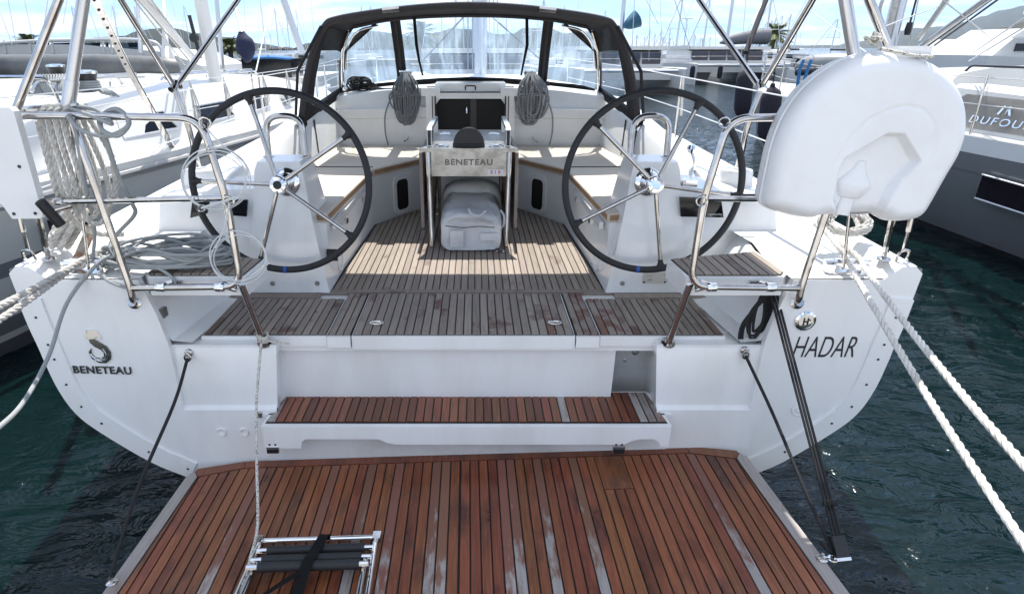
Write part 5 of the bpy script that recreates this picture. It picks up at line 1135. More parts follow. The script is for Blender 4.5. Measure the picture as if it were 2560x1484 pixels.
# little houses scattered on the left hill
HOUSE = mat('pale house wall', (.62, .58, .52), .8); ROOF = mat('clay roof', (.30, .14, .09), .8)
for k, (px, py, lab) in enumerate(((585, 128, 'small pale house low on the wooded hill, leftmost'), (612, 133, 'small pale house low on the wooded hill, nearest the middle'), (665, 129, 'small pale house high on the wooded hill, right of the palm'), (690, 131, 'small pale house on the wooded hill, rightmost'))):
    p = at(px, py - 3, Y=640 + 20 * k); hs = thing('house', lab, 'house', p, group='houses on the hill')
    Mh = Matrix.Translation(p); bm = nb(); box(bm, -5, 5, -4, 4, -4, 3, Mh); mk('wall', bm, HOUSE, hs)
    bm = nb(); prism(bm, [(-5.6, 3), (5.6, 3), (0, 5)], -4.4, 4.4, Mh @ AFT()); mk('roof', bm, ROOF, hs)
    for x in (-2.5, 2.5): bm = nb(); box(bm, x - .6, x + .6, -4.06, -3.9, -.3, 1.3, Mh); mk('window', bm, SCREEN, hs)

# ================================================================== palms and lamp post
FROND = mat('palm frond', (.085, .125, .035), .6, var=.6, vscale=.8, vcol=(.16, .16, .05), objrand=.2)
FROND_DRY = mat('dry palm frond', (.20, .15, .085), .8); TRUNK = mat('palm trunk', (.13, .10, .075), .9, bump=.6, bscale=8)
def palm(px, py, Y, rad, hgt, label, seed):
    r_ = random.Random(seed); c = at(px, py, Y=Y); root = thing('palm_tree', label, 'palm tree', (c.x, c.y, c.z - hgt))
    bm = nb(); tube(bm, cat([(c.x + .1, c.y, c.z - hgt), (c.x - .05, c.y, c.z - hgt * .5), (c.x, c.y, c.z - .3), (c.x, c.y, c.z + .1)], 4), [rad * .11] * 9 + [rad * .14, rad * .17, rad * .2, rad * .1], 10); mk('trunk', bm, TRUNK, root)
    bm = nb(); dry = nb()
    for k in range(46):
        el = r_.uniform(-.55, 1.35); az = r_.uniform(0, 2 * math.pi); L_ = rad * r_.uniform(.85, 1.1); B_ = bm if el > -.15 or k % 3 else dry
        d = V((math.cos(az) * math.cos(el), math.sin(az) * math.cos(el), math.sin(el))); P = []
        for j in range(9):
            t = j / 8; P.append(c + d * L_ * t + V((0, 0, -L_ * .42 * t * t * (1 if el > .2 else .7))))
        tube(B_, P, [rad * .02 * (1 - .8 * j / 8) for j in range(9)], 4)
        for j in range(1, 27):
            t = j / 27; i = min(7, int(t * 8)); p = P[i].lerp(P[i + 1], t * 8 - i); tg = (P[i + 1] - P[i]).normalized(); sdv = tg.cross(V((0, 0, 1))); sdv = sdv.normalized() if sdv.length > .01 else V((1, 0, 0))
            ll = rad * .30 * (math.sin(math.pi * min(1, t * .85 + .12)) ** .7)
            for sg in (-1, 1):
                q = p + (sdv * sg * .75 + tg * .65 + V((0, 0, -.30 + r_.uniform(-.12, .12)))) * ll; wv = tg * rad * .017
                f = [B_.verts.new(p - wv), B_.verts.new(p + wv), B_.verts.new(q)]; B_.faces.new(f)
    mk('crown', bm, FROND, root, flat=True)
    if dry.verts: mk('dry_fronds', dry, FROND_DRY, root, flat=True)
    else: dry.free()
palm(1906, 84, 62, 1.9, 4.0, 'green palm standing above the boats right of the spray hood', 4)
palm(566, 122, 46, 1.5, 2.6, 'yellow green palm behind the mast of the left yacht', 5)
palm(1033, 84, 52, 1.75, 4.0, 'palm seen through the left part of the clear screen', 6)
palm(72, 112, 40, 1.25, 2.0, 'small palm at the far left above the flybridge rail', 7)
p = at(1680, 140, Y=95)
LPs = thing('lamp_post', 'tall quay lamp post standing among the masts', 'lamp post', (p.x, p.y, 0))
bm = nb(); zt = at(1695, 48, Y=95).z; tube(bm, [(p.x, p.y, 0), (p.x, p.y, zt)], [.14, .08], 8); mk('post', bm, ALU, LPs)
for sg in (-1, 1): bm = nb(); box(bm, p.x + (.0 if sg > 0 else -.8), p.x + (.8 if sg > 0 else 0), p.y - .15, p.y + .15, zt, zt + .12); mk('lamp_head', bm, ALU, LPs, bevel=.03)
# long low quay with mooring boats behind
QUAY = mat('quay concrete', (.30, .28, .25), .9, var=.5, vscale=.5)
bm = nb(); prism(bm, [(-160, 88), (150, 88), (150, 96), (-160, 96)], -1, .7); tag(mk('quay', bm, QUAY, bevel=.05), kind='structure')

# the sunlit quay the picture is taken from (behind and below the camera)
bm = nb(); prism(bm, [(-40, -16), (40, -16), (40, .62), (-40, .62)], -1, .55); tag(mk('quay', bm, mat('pale quay concrete', (.52, .50, .46), .9, var=.5, vscale=.9, vcol=(.42, .40, .37), bump=.3, bscale=25), bevel=.03), kind='structure')

# ================================================================== neighbouring boats
NWHITE = mat('neighbour white gelcoat', (.60, .60, .585), .3, var=.4, vscale=.8, vcol=(.68, .68, .66), coat=.2)
def striped(name, bands, rough=.25):
    "topside paint: bands of colour by height, as painted on the hull"
    m = mat(name, bands[0][1], rough, coat=.3); t = m.node_tree; N = t.nodes.new; L = t.links.new; b = t.nodes['Principled BSDF']
    g = N('ShaderNodeTexCoord'); s_ = N('ShaderNodeSeparateXYZ'); gg = N('ShaderNodeNewGeometry'); L(gg.outputs['Position'], s_.inputs[0])
    mr = N('ShaderNodeMapRange'); mr.inputs[1].default_value = -1; mr.inputs[2].default_value = 3; L(s_.outputs[2], mr.inputs[0])
    cr_ = N('ShaderNodeValToRGB'); cr_.color_ramp.interpolation = 'CONSTANT'; e = cr_.color_ramp.elements
    while len(e) > 1: e.remove(e[0])
    e[0].position = 0; e[0].color = (*bands[0][1], 1)
    for z, c in bands[1:]: x = e.new((z + 1) / 4); x.color = (*c, 1)
    L(mr.outputs[0], cr_.inputs[0]); L(cr_.outputs[0], b.inputs['Base Color']); return m
def yacht_hull(root, M_, L_, hb, fb, m, sheer_rise=.15, stern=.86, flare=.0, name='hull'):
    bm = nb(); rr = []
    for k, t in enumerate((0, .08, .2, .35, .5, .65, .78, .88, .95, .985, 1)):
        b = hb * (stern + (1 - stern) * math.sin(min(1, t / .45) * math.pi / 2)) if t < .45 else hb * max(.012, 1 - ((t - .45) / .55) ** 2.2)
        zt = fb + sheer_rise * t * t; wl = b * (.80 if t < .2 else .86 - .25 * t)
        half = [(b, zt), (b * .995, zt - .12), (b * .98, fb * .55), (wl * 1.03, .12), (wl, -.05), (wl * .6, -.3), (0, -.35)]
        yy = t * L_
        rr.append([M_ @ V((x, yy + (.35 * (z / fb) if t == 1 else 0), z)) for x, z in half] + [M_ @ V((-x, yy + (.35 * (z / fb) if t == 1 else 0), z)) for x, z in half[-2::-1]])
    loft(bm, rr, closed=False); h = mk(name, bm, m, root)
    bm = nb(); a = [r[0] for r in rr]; c = [r[-1] for r in rr]; loft(bm, [[p, p.lerp(q, .5) + V((0, 0, .05)), q] for p, q in zip(a, c)], closed=False)
    mk('deck', bm, NWHITE, root); bm = nb(); sheet(bm, rr[0]); mk('transom', bm, m, root)
    return [(p, q) for p, q in zip(a, c)]

# --- left neighbour
ML = Matrix.Translation((-5.33, 3.31, 0)) @ Matrix.Rotation(-R(10.4), 4, 'Z')
LY = thing('sailing_yacht', 'older white sailing yacht with grey stripes moored close on the left', 'yacht', ML @ V((0, 0, 0)), -R(10.4))
LHULL = striped('striped white topsides', [(-1, (.10, .10, .11)), (.10, (.60, .60, .58)), (.17, (.17, .18, .20)), (.30, (.64, .64, .62)), (.66, (.20, .21, .23)), (.78, (.66, .66, .64)), (1.14, (.42, .42, .42)), (1.19, (.70, .70, .68))])
yacht_hull(LY, ML @ Matrix.Translation((0, -1.2, 0)), 12.2, 1.98, 1.27, LHULL, .12)
bm = nb(); tube(bm, [ML @ V((x, y, 1.20 + .0007 * y * y)) for x, y in ((1.88, -.6), (1.965, .8), (1.985, 2.5), (1.985, 4.3), (1.93, 5.6), (1.78, 7.0), (1.5, 8.5))], .028, 8); mk('rubbing_strake', bm, mat('grey rubber strake', (.35, .35, .35), .5), LY)
bm = nb(); rr = []
for y, w_, zt in ((1.6, 1.62, 1.62), (2.4, 1.64, 1.70), (4, 1.62, 1.78), (6, 1.40, 1.76), (8, 1.0, 1.66), (9.6, .55, 1.45)):
    rr.append([ML @ V(p) for p in ((w_ + .06, y, 1.28), (w_ - .04, y, 1.5), (w_ - .16, y, zt), (w_ - .5, y, zt + .07), (0, y, zt + .12), (-w_ + .5, y, zt + .07), (-w_ + .16, y, zt), (-w_, y, 1.28))])
loft(bm, rr, closed=False); sheet(bm, rr[0]); mk('cabin', bm, NWHITE, LY, ang=50)
TEAKW = mat('varnished cockpit teak', (.33, .13, .05), .4, var=.5, vscale=9, stretch=(6, 1, 1))
for k, (y0, y1) in enumerate(((2.75, 3.55), (4.0, 4.8), (5.4, 5.95), (6.6, 7.05))):
    bm = nb(); q = []
    for yy, zz in ((y0, 1.42), (y1, 1.42), (y1 - .08, 1.60), (y0 + .05, 1.60)):
        w_ = 1.62 - max(0, yy - 4) * .112; x = (w_ + .06) + (-.10) * (zz - 1.28) / .22 if zz < 1.5 else (w_ - .04) - .12 * (zz - 1.5) / .25
        q.append(ML @ V((x + .012, yy, zz)))
    sheet(bm, q); bmesh.ops.solidify(bm, geom=bm.faces[:], thickness=.02); f = mk('cabin_window', bm, SCREEN, LY)
    bm = nb(); tube(bm, q, .014, 6, True); mk('window_frame', bm, ALU, f)
bm = nb(); box(bm, -1.5, 1.3, -.6, 1.58, 1.27, 1.62, ML); mk('cockpit_coaming', bm, NWHITE, LY, bevel=.05)
bm = nb(); box(bm, .35, 1.1, .2, 1.5, 1.60, 1.78, ML); mk('cockpit_panel', bm, TEAKW, LY, bevel=.02)
for px, py, X, r_ in ((225, 238, -3.75, .10), (148, 208, -4.1, .085)):
    p = at(px, py, X=X); winch(p.x, p.y, p.z, r_, .26 if r_ > .09 else .2, 'winch', LY)
bm = nb(); p = at(225, 232, X=-3.75)
for k in range(5): tube(bm, [p + V(((.105 - .004 * k) * math.cos(q), (.105 - .004 * k) * math.sin(q), .03 + .022 * k)) for q in [j * math.pi / 8 for j in range(16)]], .011, 6, True)
for k in range(4): tube(bm, cat([p + V((.09, 0, .05)), p + V((.18 + .03 * k, -.1, .03)), p + V((.22 + .03 * k, -.1, -.06)), p + V((.05, -.15 - .02 * k, -.08))], 5), .011, 6)
tag(mk('winch_rope', bm, ROPE_G), 'grey rope wound on the big winch of the left yacht', 'rope')
bm = nb(); p = at(125, 225, X=-3.9)
for k in range(14):
    f = (k - 7) / 7; tube(bm, cat([p + V((.12 * f, .02 * k, .14)), p + V((.12 * f - .09, 0, -.02)), p + V((.1 * f - .03, -.03, -.15)), p + V((.1 * f + .06, -.02, -.12)), p + V((.12 * f + .05, 0, .04))], 4, True), .010, 5, True)
tag(mk('rope_hank', bm, ROPE_G), 'grey rope hank hanging by the winch of the left yacht', 'rope')
bm = nb(); tube(bm, rounded([at(-60, 190, X=-3.35), at(118, 190, X=-3.35), at(150, 258, X=-3.3)], .1), .014, 8); mk('cockpit_rail', bm, STEEL, LY)
edge = [ML @ V(p) for p in ((1.84, -1.0, 1.30), (1.93, .6, 1.30), (1.94, 1.9, 1.31), (1.94, 3.3, 1.32), (1.90, 4.7, 1.33), (1.78, 6.2, 1.36), (1.56, 7.6, 1.39), (1.2, 9.0, 1.42))]
for i, p in enumerate(edge):
    bm = nb(); tube(bm, [p, p + V((0, 0, .60))], .0125, 8); mk('stanchion', bm, STEEL, LY)
for h_ in (.58, .30): bm = nb(); tube(bm, [p + V((0, 0, h_)) for p in edge], .0045, 5); mk('guard_wire', bm, WIRE, LY)
for k, (i, f) in enumerate(((3, .1), (3, .55), (4, .2), (4, .7), (5, .3))):   # lashings and hanks on the guard wires
    p = edge[i].lerp(edge[i + 1], f); bm = nb()
    for q in range(3): tube(bm, cat([p + V((0, 0, .58)), p + V((.03, .05 * q - .05, .35)), p + V((.0, .06 * q - .02, .12 + .05 * q)), p + V((-.02, .04, .40)), p + V((0, .01, .58))], 4), .006, 5)
    mk('wire_lashing', bm, ROPE_OLD, LY)
mb = at(527, 168, Y=8.2)
bm = nb(); rr = [[(mb.x + dx + .075 * math.cos(q), mb.y + dy + .11 * math.sin(q), z) for q in [j * math.pi / 8 for j in range(16)]] for z, dx, dy in ((1.7, 0, 0), (13, -.15, -.5))]; loft(bm, rr); LM = mk('mast', bm, mat('cream mast', (.70, .69, .66), .4), LY)
bm = nb(); tube(bm, [mb + V((-.05, -.25, .12)), mb + V((-.09, -.27, .6))], .022, 8); lathe(bm, [(.0, -.03), (.05, -.03), (.05, .03), (0, .03)], 16, orient(mb + V((-.07, -.28, .35)), (0, -1, 0))); mk('mast_block', bm, BLACK, LM)
for a, b, rd, nm in ((at(355, 0, Y=5.2), at(482, 150, Y=8.1), .035, 'boom'), (at(340, 0, Y=5.2), at(470, 155, Y=8.1), .009, 'sheet'), (at(372, 0, Y=5.2), at(478, 140, Y=8.1), .009, 'sheet'), (at(330, 0, Y=5.2), at(455, 160, Y=8.1), .007, 'sheet')):
    bm = nb(); tube(bm, [a + (a - b) * .3, b], rd, 8); mk(nm, bm, NWHITE if nm == 'boom' else ROPE_OLD, LM)
# shrouds and stays
for (x0, y0, Y0, x1, y1, Y1, rd) in ((118, 0, 9, 100, 120, 9, .011), (338, 0, 9.5, 345, 130, 9.5, .035), (165, 0, 7, 155, 60, 7, .006), (0, 30, 10, 30, 110, 10, .006), (402, 0, 12, 415, 190, 9, .05), (533, 0, 14, 548, 170, 14, .07), (600, 0, 14, 612, 190, 14, .006), (672, 0, 16, 655, 60, 12, .006), (655, 60, 12, 630, 175, 9.2, .014), (735, 0, 12, 765, 160, 12, .006), (765, 0, 14, 780, 170, 14, .006), (60, 0, 12, 85, 115, 12, .006), (490, 0, 20, 520, 110, 20, .006), (698, 0, 15, 744, 132, 15, .12), (640, 0, 15, 655, 120, 15, .008), (575, 0, 18, 596, 85, 16, .06), (420, 0, 14, 452, 110, 14, .006), (20, 0, 12, 40, 110, 12, .006), (225, 40, 10, 245, 95, 10, .008), (280, 0, 18, 288, 90, 18, .006), (715, 0, 18, 700, 140, 18, .007)):
    bm = nb(); a, b = at(x0, y0, Y=Y0), at(x1, y1, Y=Y1); tube(bm, [a + (a - b) * .6, b], rd * .7, 6); mk('shroud' if rd < .03 else 'spar', bm, WIRE if rd < .03 else ALU, LY)
bm = nb(); a, b = at(232, 0, Y=4.3), at(312, 165, Y=5.3); c = at(428, 372, Y=6.1)
loft(bm, [[p + V((-.026, 0, 0)), p + V((.026, 0, 0)), p + V((.026, .02, 0)), p + V((-.026, .02, 0))] for p in (a + (a - b) * .5, b, c)]); PG = mk('perforated_strut', bm, STEEL, LY, bevel=.003)
for k in range(9):
    q = a.lerp(b, k / 8.5); bm = nb(); lathe(bm, [(.012, 0), (0, .0006)], 10, orient(q + V((0, -.003, 0)), (0, -1, 0))); mk('strut_hole', bm, BLACK, PG)
# furled dark blue sail cover and bow gear beyond
bm = nb(); a = at(598, 88, Y=11); tube(bm, cat([at(594, 78, Y=11), at(598, 95, Y=11), at(604, 115, Y=11), at(602, 138, Y=11), at(598, 142, Y=11)], 4), [.05, .06, .08, .10, .12, .14, .15, .16, .16, .16, .15, .14, .13, .12, .1, .08, .05], 10); tag(mk('sail_cover', bm, mat('navy sail cover', (.008, .013, .045), .8, bump=.4, bscale=12)), 'navy blue cover bundled low on a mast behind the left yacht', 'sail cover')
bm = nb(); tube(bm, cat([at(612, 145, Y=13), at(665, 138, Y=13), at(720, 148, Y=13)], 6), [.04] + [.10] * 11 + [.04], 8); bmesh.ops.scale(bm, vec=(1, 1, .35), verts=bm.verts, space=Matrix.Translation(-at(665, 142, Y=13)))
BB = thing('sprayhood_boat', 'small boat with a blue canvas spray hood beyond the left yacht', 'boat', (at(665, 190, Y=13).x, 13, 0))
mk('blue_hood', bm, mat('blue canvas', (.03, .16, .42), .7), BB)
bm = nb(); c = at(660, 165, Y=13.2); box(bm, c.x - .5, c.x + .5, 13.1, 14, c.z - .22, c.z + .16); mk('screen', bm, SCREEN, BB, bevel=.05)
bm = nb(); box(bm, c.x - 1.6, c.x + .9, 13.0, 16.5, -.3, c.z - .2); mk('hull', bm, NWHITE, BB, bevel=.2)

# grey inflatable and flybridge boat behind the left yacht
bm = nb(); tube(bm, cat([at(-140, 165, Y=9.3), at(60, 166, Y=9.0), at(250, 166, Y=8.8), at(400, 172, Y=8.8), at(440, 176, Y=8.9)], 6), [.165] * 22 + [.13, .08, .03], 16)
HY = mat('grey inflatable fabric', (.12, .125, .125), .5, var=.8, vscale=2, vcol=(.05, .052, .055), bump=.3, bscale=3)
IB = thing('inflatable_dinghy', 'grey inflatable dinghy lying behind the winches of the left yacht', 'dinghy', at(200, 200, Y=9)); mk('tube', bm, HY, IB)
bm = nb(); tube(bm, cat([at(-140, 185, Y=9.3), at(60, 186, Y=9.0), at(260, 184, Y=8.8), at(330, 182, Y=8.8)], 5), .09, 10); mk('keel_tube', bm, BLACK, IB)
FB = thing('motor_boat', 'white flybridge motor boat with tinted wind deflectors at the upper left', 'boat', (-9, 14, 0))
bm = nb(); rr = []
for X0, z0, z1 in ((-16, 1.3, 2.24), (-12, 1.2, 2.28), (-8, 1.2, 2.26), (-6.3, 1.3, 2.12), (-5.6, 1.35, 1.85)):
    rr.append([(X0, 13.4, z0), (X0, 13.3, z1), (X0, 15.8, z1), (X0, 16, z0)])
loft(bm, rr); mk('superstructure', bm, NWHITE, FB, bevel=.06)
bm = nb(); box(bm, -17, -5.2, 13.5, 16.5, -.4, 1.25); mk('hull', bm, NWHITE, FB, bevel=.3)
rail = cat([at(-80, 115, Y=13.3), at(60, 103, Y=13.3), at(200, 99, Y=13.3), at(320, 98, Y=13.3), at(380, 105, Y=13.3), at(398, 125, Y=13.3), at(402, 145, Y=13.3)], 5)
bm = nb(); tube(bm, rail, .035, 8); mk('top_rail', bm, NWHITE, FB)
for x0, x1 in ((-60, 8), (25, 70), (85, 125), (135, 182), (206, 250), (262, 270), (292, 346)):
    bm = nb(); sheet(bm, [at(x0, 129, Y=13.32), at(x1, 128, Y=13.32), at(x1 - 4, 105, Y=13.32), at(x0 - 4, 106, Y=13.32)]); bmesh.ops.solidify(bm, geom=bm.faces[:], thickness=.03); mk('wind_deflector', bm, mat('blue tinted acrylic', (.03, .05, .075), .1) if x0 == -60 else bpy.data.materials['blue tinted acrylic'], FB)
    bm = nb(); tube(bm, [at(x1 + 6, 132, Y=13.3), at(x1 + 2, 100, Y=13.3)], .022, 6); mk('rail_post', bm, NWHITE, FB)
bm = nb(); lathe(bm, [(.10, 0), (.09, .1), (.05, .25), (.02, .42), (0, .45)], 14, Matrix.Translation(at(415, 150, Y=10))); tag(mk('vent_cowl', bm, NWHITE), 'white cowl on the cabin top behind the left yacht', 'cowl')

# deck gear on the left yacht: hatches, hand rails, portlights in the hull
for y0, x0 in ((4.3, .2), (6.0, .1), (7.2, 0)):
    zc = 1.905 - max(0, y0 - 4) * .025
    bm = nb(); box(bm, x0 - .28, x0 + .28, y0 - .26, y0 + .26, zc - .02, zc + .03, ML); hh = mk('deck_hatch', bm, ALU, LY, bevel=.02)
    bm = nb(); box(bm, x0 - .23, x0 + .23, y0 - .21, y0 + .21, zc + .03, zc + .036, ML); mk('hatch_glass', bm, SCREEN, hh)
for y0 in (3.1, 4.9, 6.4):
    xx = 1.02 - max(0, y0 - 4.5) * .14; zz = 1.87 - max(0, y0 - 4) * .02
    bm = nb(); tube(bm, rounded([ML @ V((xx, y0 - .6, zz - .03)), ML @ V((xx, y0 - .52, zz + .05)), ML @ V((xx - .05, y0 + .52, zz + .045)), ML @ V((xx - .05, y0 + .6, zz - .03))], .06), .014, 7); mk('hand_rail', bm, STEEL, LY)
for y0 in (1.4, 3.4, 5.2):
    bm = nb(); xx = 1.985 if y0 < 5 else 1.955; box(bm, xx - .012, xx + .014, y0, y0 + .42, .90, 1.02, ML); mk('hull_portlight', bm, SCREEN, LY, bevel=.01)
for k in range(5):
    bm = nb(); y0 = 2.6 + k * .9; tube(bm, cat([ML @ V((.9 + .1 * math.sin(k), y0, 1.86)), ML @ V((.7, y0 + .4, 1.895)), ML @ V((.75 - .05 * k, y0 + .9, 1.885))], 5), .010, 6); mk('deck_line', bm, (ROPE_OLD, ROPE_G, ROPE_K)[k % 3], LY)

# --- right neighbour
MR = Matrix.Translation((7.83, 3.1, 0)) @ Matrix.Rotation(R(3.2), 4, 'Z')
RY = thing('sailing_yacht', 'dark grey hulled sailing yacht lettered DUFOUR moored on the right', 'yacht', MR @ V((0, 0, 0)), R(3.2))
RHULL = striped('slate grey topsides', [(-1, (.012, .013, .014)), (.06, (.16, .17, .18)), (.88, (.12, .13, .14)), (.92, (.165, .175, .185)), (1.10, (.76, .77, .77))], .22)
yacht_hull(RY, MR @ Matrix.Translation((0, -2.0, 0)), 14.4, 2.02, 1.26, RHULL, .16, .95)
for y0, y1 in ((1.9, 3.6), (5.9, 6.7)):
    bm = nb(); q = [MR @ V((-2.035, yy, zz)) for yy, zz in ((y0, .60), (y1, .66), (y1, .92), (y0, .86))]; sheet(bm, q); bmesh.ops.solidify(bm, geom=bm.faces[:], thickness=.03); f = mk('hull_window', bm, PURPLE_GLASS, RY)
    bm = nb(); tube(bm, q, .012, 6, True); mk('window_frame', bm, ALU, f)
bm = nb(); rr = []
for y, w_, zt in ((4.95, 1.62, 1.93), (5.6, 1.60, 1.90), (6.5, 1.5, 1.86), (8.6, 1.2, 1.74), (10.2, .7, 1.5), (10.8, .4, 1.36)):
    rr.append([MR @ V(p) for p in ((-w_ - .08, y, 1.28), (-w_, y, zt - .18), (-w_ + .14, y, zt - .03), (-w_ + .5, y, zt + .04), (0, y, zt + .08), (w_ - .3, y, zt), (w_, y, zt - .2), (w_ + .06, y, 1.28))])
loft(bm, rr, closed=False); sheet(bm, rr[0]); mk('cabin', bm, NWHITE, RY, ang=50)
bm = nb(); sheet(bm, [MR @ V(p) for p in ((-1.71, 5.0, 1.42), (-1.66, 7.2, 1.40), (-1.58, 6.8, 1.58), (-1.64, 5.0, 1.68))]); bmesh.ops.solidify(bm, geom=bm.faces[:], thickness=.03); mk('cabin_window', bm, SCREEN, RY)
# cockpit coaming with the maker's letters
bm = nb(); rr = []
for y, z in ((-1.5, 1.62), (1.0, 1.70), (3.6, 1.76), (4.7, 1.80), (5.25, 1.40)): rr.append([MR @ V(p) for p in ((-1.80, y, 1.27), (-1.72, y, z - .04), (-1.66, y, z), (-1.30, y, z), (-1.25, y, 1.27))])
loft(bm, rr); mk('cockpit_coaming', bm, NWHITE, RY, bevel=.02)
q0, q1 = MR @ V((-1.79, 2.0, 1.36)), MR @ V((-1.79, 3.9, 1.36)); GP_ = mat('grey coaming panel', (.47, .46, .44), .45, var=.3, vscale=2)
bm = nb(); sheet(bm, [MR @ V(p) for p in ((-1.802, 2.2, 1.34), (-1.802, 5.05, 1.34), (-1.74, 4.45, 1.70), (-1.755, 2.2, 1.66))]); bmesh.ops.solidify(bm, geom=bm.faces[:], thickness=.025); CPn = mk('lettered_panel', bm, GP_, RY)
tx = MR.to_3x3() @ V((0, -1, 0)); tn = MR.to_3x3() @ V((-1, 0, .12)); tn.normalize(); tu = tn.cross(tx)
Mt = Matrix(((tx.x, tu.x, tn.x, 0), (tx.y, tu.y, tn.y, 0), (tx.z, tu.z, tn.z, 0), (0, 0, 0, 1))); Mt.translation = MR @ V((-1.802, 3.85, 1.44))
text('maker_lettering', 'DUFOUR', .115, CHROME, RY, Mt, .004, .18, 1.25, 0, squash=1.5)
Mt2 = Mt.copy(); Mt2.translation = MR @ V((-1.785, 3.82, 1.565))
bm = nb()
for dx, sgn in ((-.10, 1), (-.03, 1), (.05, -1)): prism(bm, [(dx, -.045), (dx + .028, -.045), (dx + .028 + .05 * sgn, .05), (dx + .05 * sgn, .05)], 0, .006, Mt2)
mk('maker_emblem', bm, CHROME, RY)
edge = [MR @ V(p) for p in ((-1.95, 2.2, 1.29), (-1.96, 4.0, 1.30), (-1.92, 5.8, 1.31), (-1.78, 7.4, 1.33), (-1.52, 9.0, 1.36), (-1.0, 10.7, 1.40), (-.45, 11.8, 1.43))]
for i, p in enumerate(edge):
    bm = nb(); tube(bm, [p, p + V((0, 0, .62))], .0125, 8); mk('stanchion', bm, STEEL, RY)
for h_ in (.60, .32): bm = nb(); tube(bm, [p + V((0, 0, h_)) for p in edge], .0055, 5); mk('guard_wire', bm, WIRE, RY)
bm = nb(); p0, p1 = edge[-2], MR @ V((.45, 11.8, 1.43)); tube(bm, rounded([edge[-2] + V((0, 0, .62)), MR @ V((-.25, 12.3, 2.06)), MR @ V((.25, 12.3, 2.06)), MR @ V((1.0, 10.7, 2.02))], .2), .014, 8); tube(bm, rounded([edge[-2] + V((0, 0, .32)), MR @ V((-.25, 12.3, 1.76)), MR @ V((.25, 12.3, 1.76)), MR @ V((1.0, 10.7, 1.72))], .2), .012, 8); mk('bow_rail', bm, STEEL, RY)
for y in (3.0, 4.6): bm = nb(); tube(bm, rounded([MR @ V((-1.30, y - .5, 1.97 - y * .012)), MR @ V((-1.30, y - .42, 2.05 - y * .012)), MR @ V((-1.30, y + .42, 2.05 - y * .012)), MR @ V((-1.30, y + .5, 1.97 - y * .012))], .06), .014, 8); mk('grab_rail', bm, BLACK, RY)
bm = nb(); tube(bm, rounded([MR @ V((-1.62, 5.5, 1.76)), MR @ V((-1.63, 5.55, 1.84)), MR @ V((-1.62, 6.5, 1.82)), MR @ V((-1.60, 6.58, 1.72))], .05), .016, 8); mk('hand_rail', bm, BLACK, RY)
mbr = at(2180, 135, Y=8.0)
bm = nb(); rr = [[(mbr.x + dx + .075 * math.cos(q), mbr.y + .11 * math.sin(q), z) for q in [j * math.pi / 8 for j in range(16)]] for z, dx in ((1.8, 0), (14, .02))]; loft(bm, rr); RM = mk('mast', bm, ALU, RY)
bm = nb(); tube(bm, [mbr + V((-.10, -.1, -.2)), mbr + V((-.12, -.12, 1.6))], .035, 8); tube(bm, cat([mbr + V((-.2, -.12, .35)), mbr + V((-.28, -.12, .5)), mbr + V((-.22, -.12, .8)), mbr + V((-.13, -.12, .9))], 5), .02, 6); mk('halyards', bm, ROPE_OLD, RM)
bm = nb(); tube(bm, [mbr + V((.12, -.12, .30)), mbr + V((.14, -.12, 2.0))], .012, 6); lathe(bm, [(.03, 0), (.04, .06), (.03, .14)], 10, Matrix.Translation(mbr + V((.12, -.12, .22)))); mk('dark_stay', bm, BLACK, RM)
for (x0, y0, x1, y1, rd, m_, nm) in ((2425, 0, 2262, 118, .030, ALU, 'vang'), (2438, 0, 2285, 112, .012, BLACK, 'vang_line'), (2455, 0, 2300, 112, .010, BLACK, 'vang_line'), (2330, 0, 2262, 95, .028, NWHITE, 'boom_strap'), (2520, 45, 2395, 130, .007, WIRE, 'line'), (2520, 68, 2385, 150, .007, WIRE, 'line'), (2245, 40, 2350, 0, .006, WIRE, 'line'), (2345, 20, 2440, 95, .006, WIRE, 'line'), (2260, 0, 2235, 120, .005, WIRE, 'line')):
    a, b = at(x0, y0, Y=6.2), at(x1, y1, Y=7.8); bm = nb(); tube(bm, [a + (a - b) * .5, b], rd, 8); mk(nm, bm, m_, RM)
for (x0, y0, Y0, x1, y1, Y1, rd) in ((1885, 0, 13, 1835, 130, 12.2, .05), (1880, 0, 13.5, 1850, 60, 13, .012), (1985, 0, 13, 1935, 90, 14, .006), (2040, 0, 12, 1900, 0, 14, .006), (2100, 105, 9, 1985, 18, 12, .007), (2008, 0, 12, 1975, 70, 12, .005), (1600, 0, 30, 1597, 150, 30, .012), (1660, 0, 22, 1700, 125, 24, .010), (1590, 0, 28, 1620, 60, 29, .01)):
    a, b = at(x0, y0, Y=Y0), at(x1, y1, Y=Y1); bm = nb(); tube(bm, [a + (a - b) * .5, b], rd, 7); mk('furled_jib' if rd > .04 else 'stay', bm, CANVAS if rd > .04 else WIRE, RY)
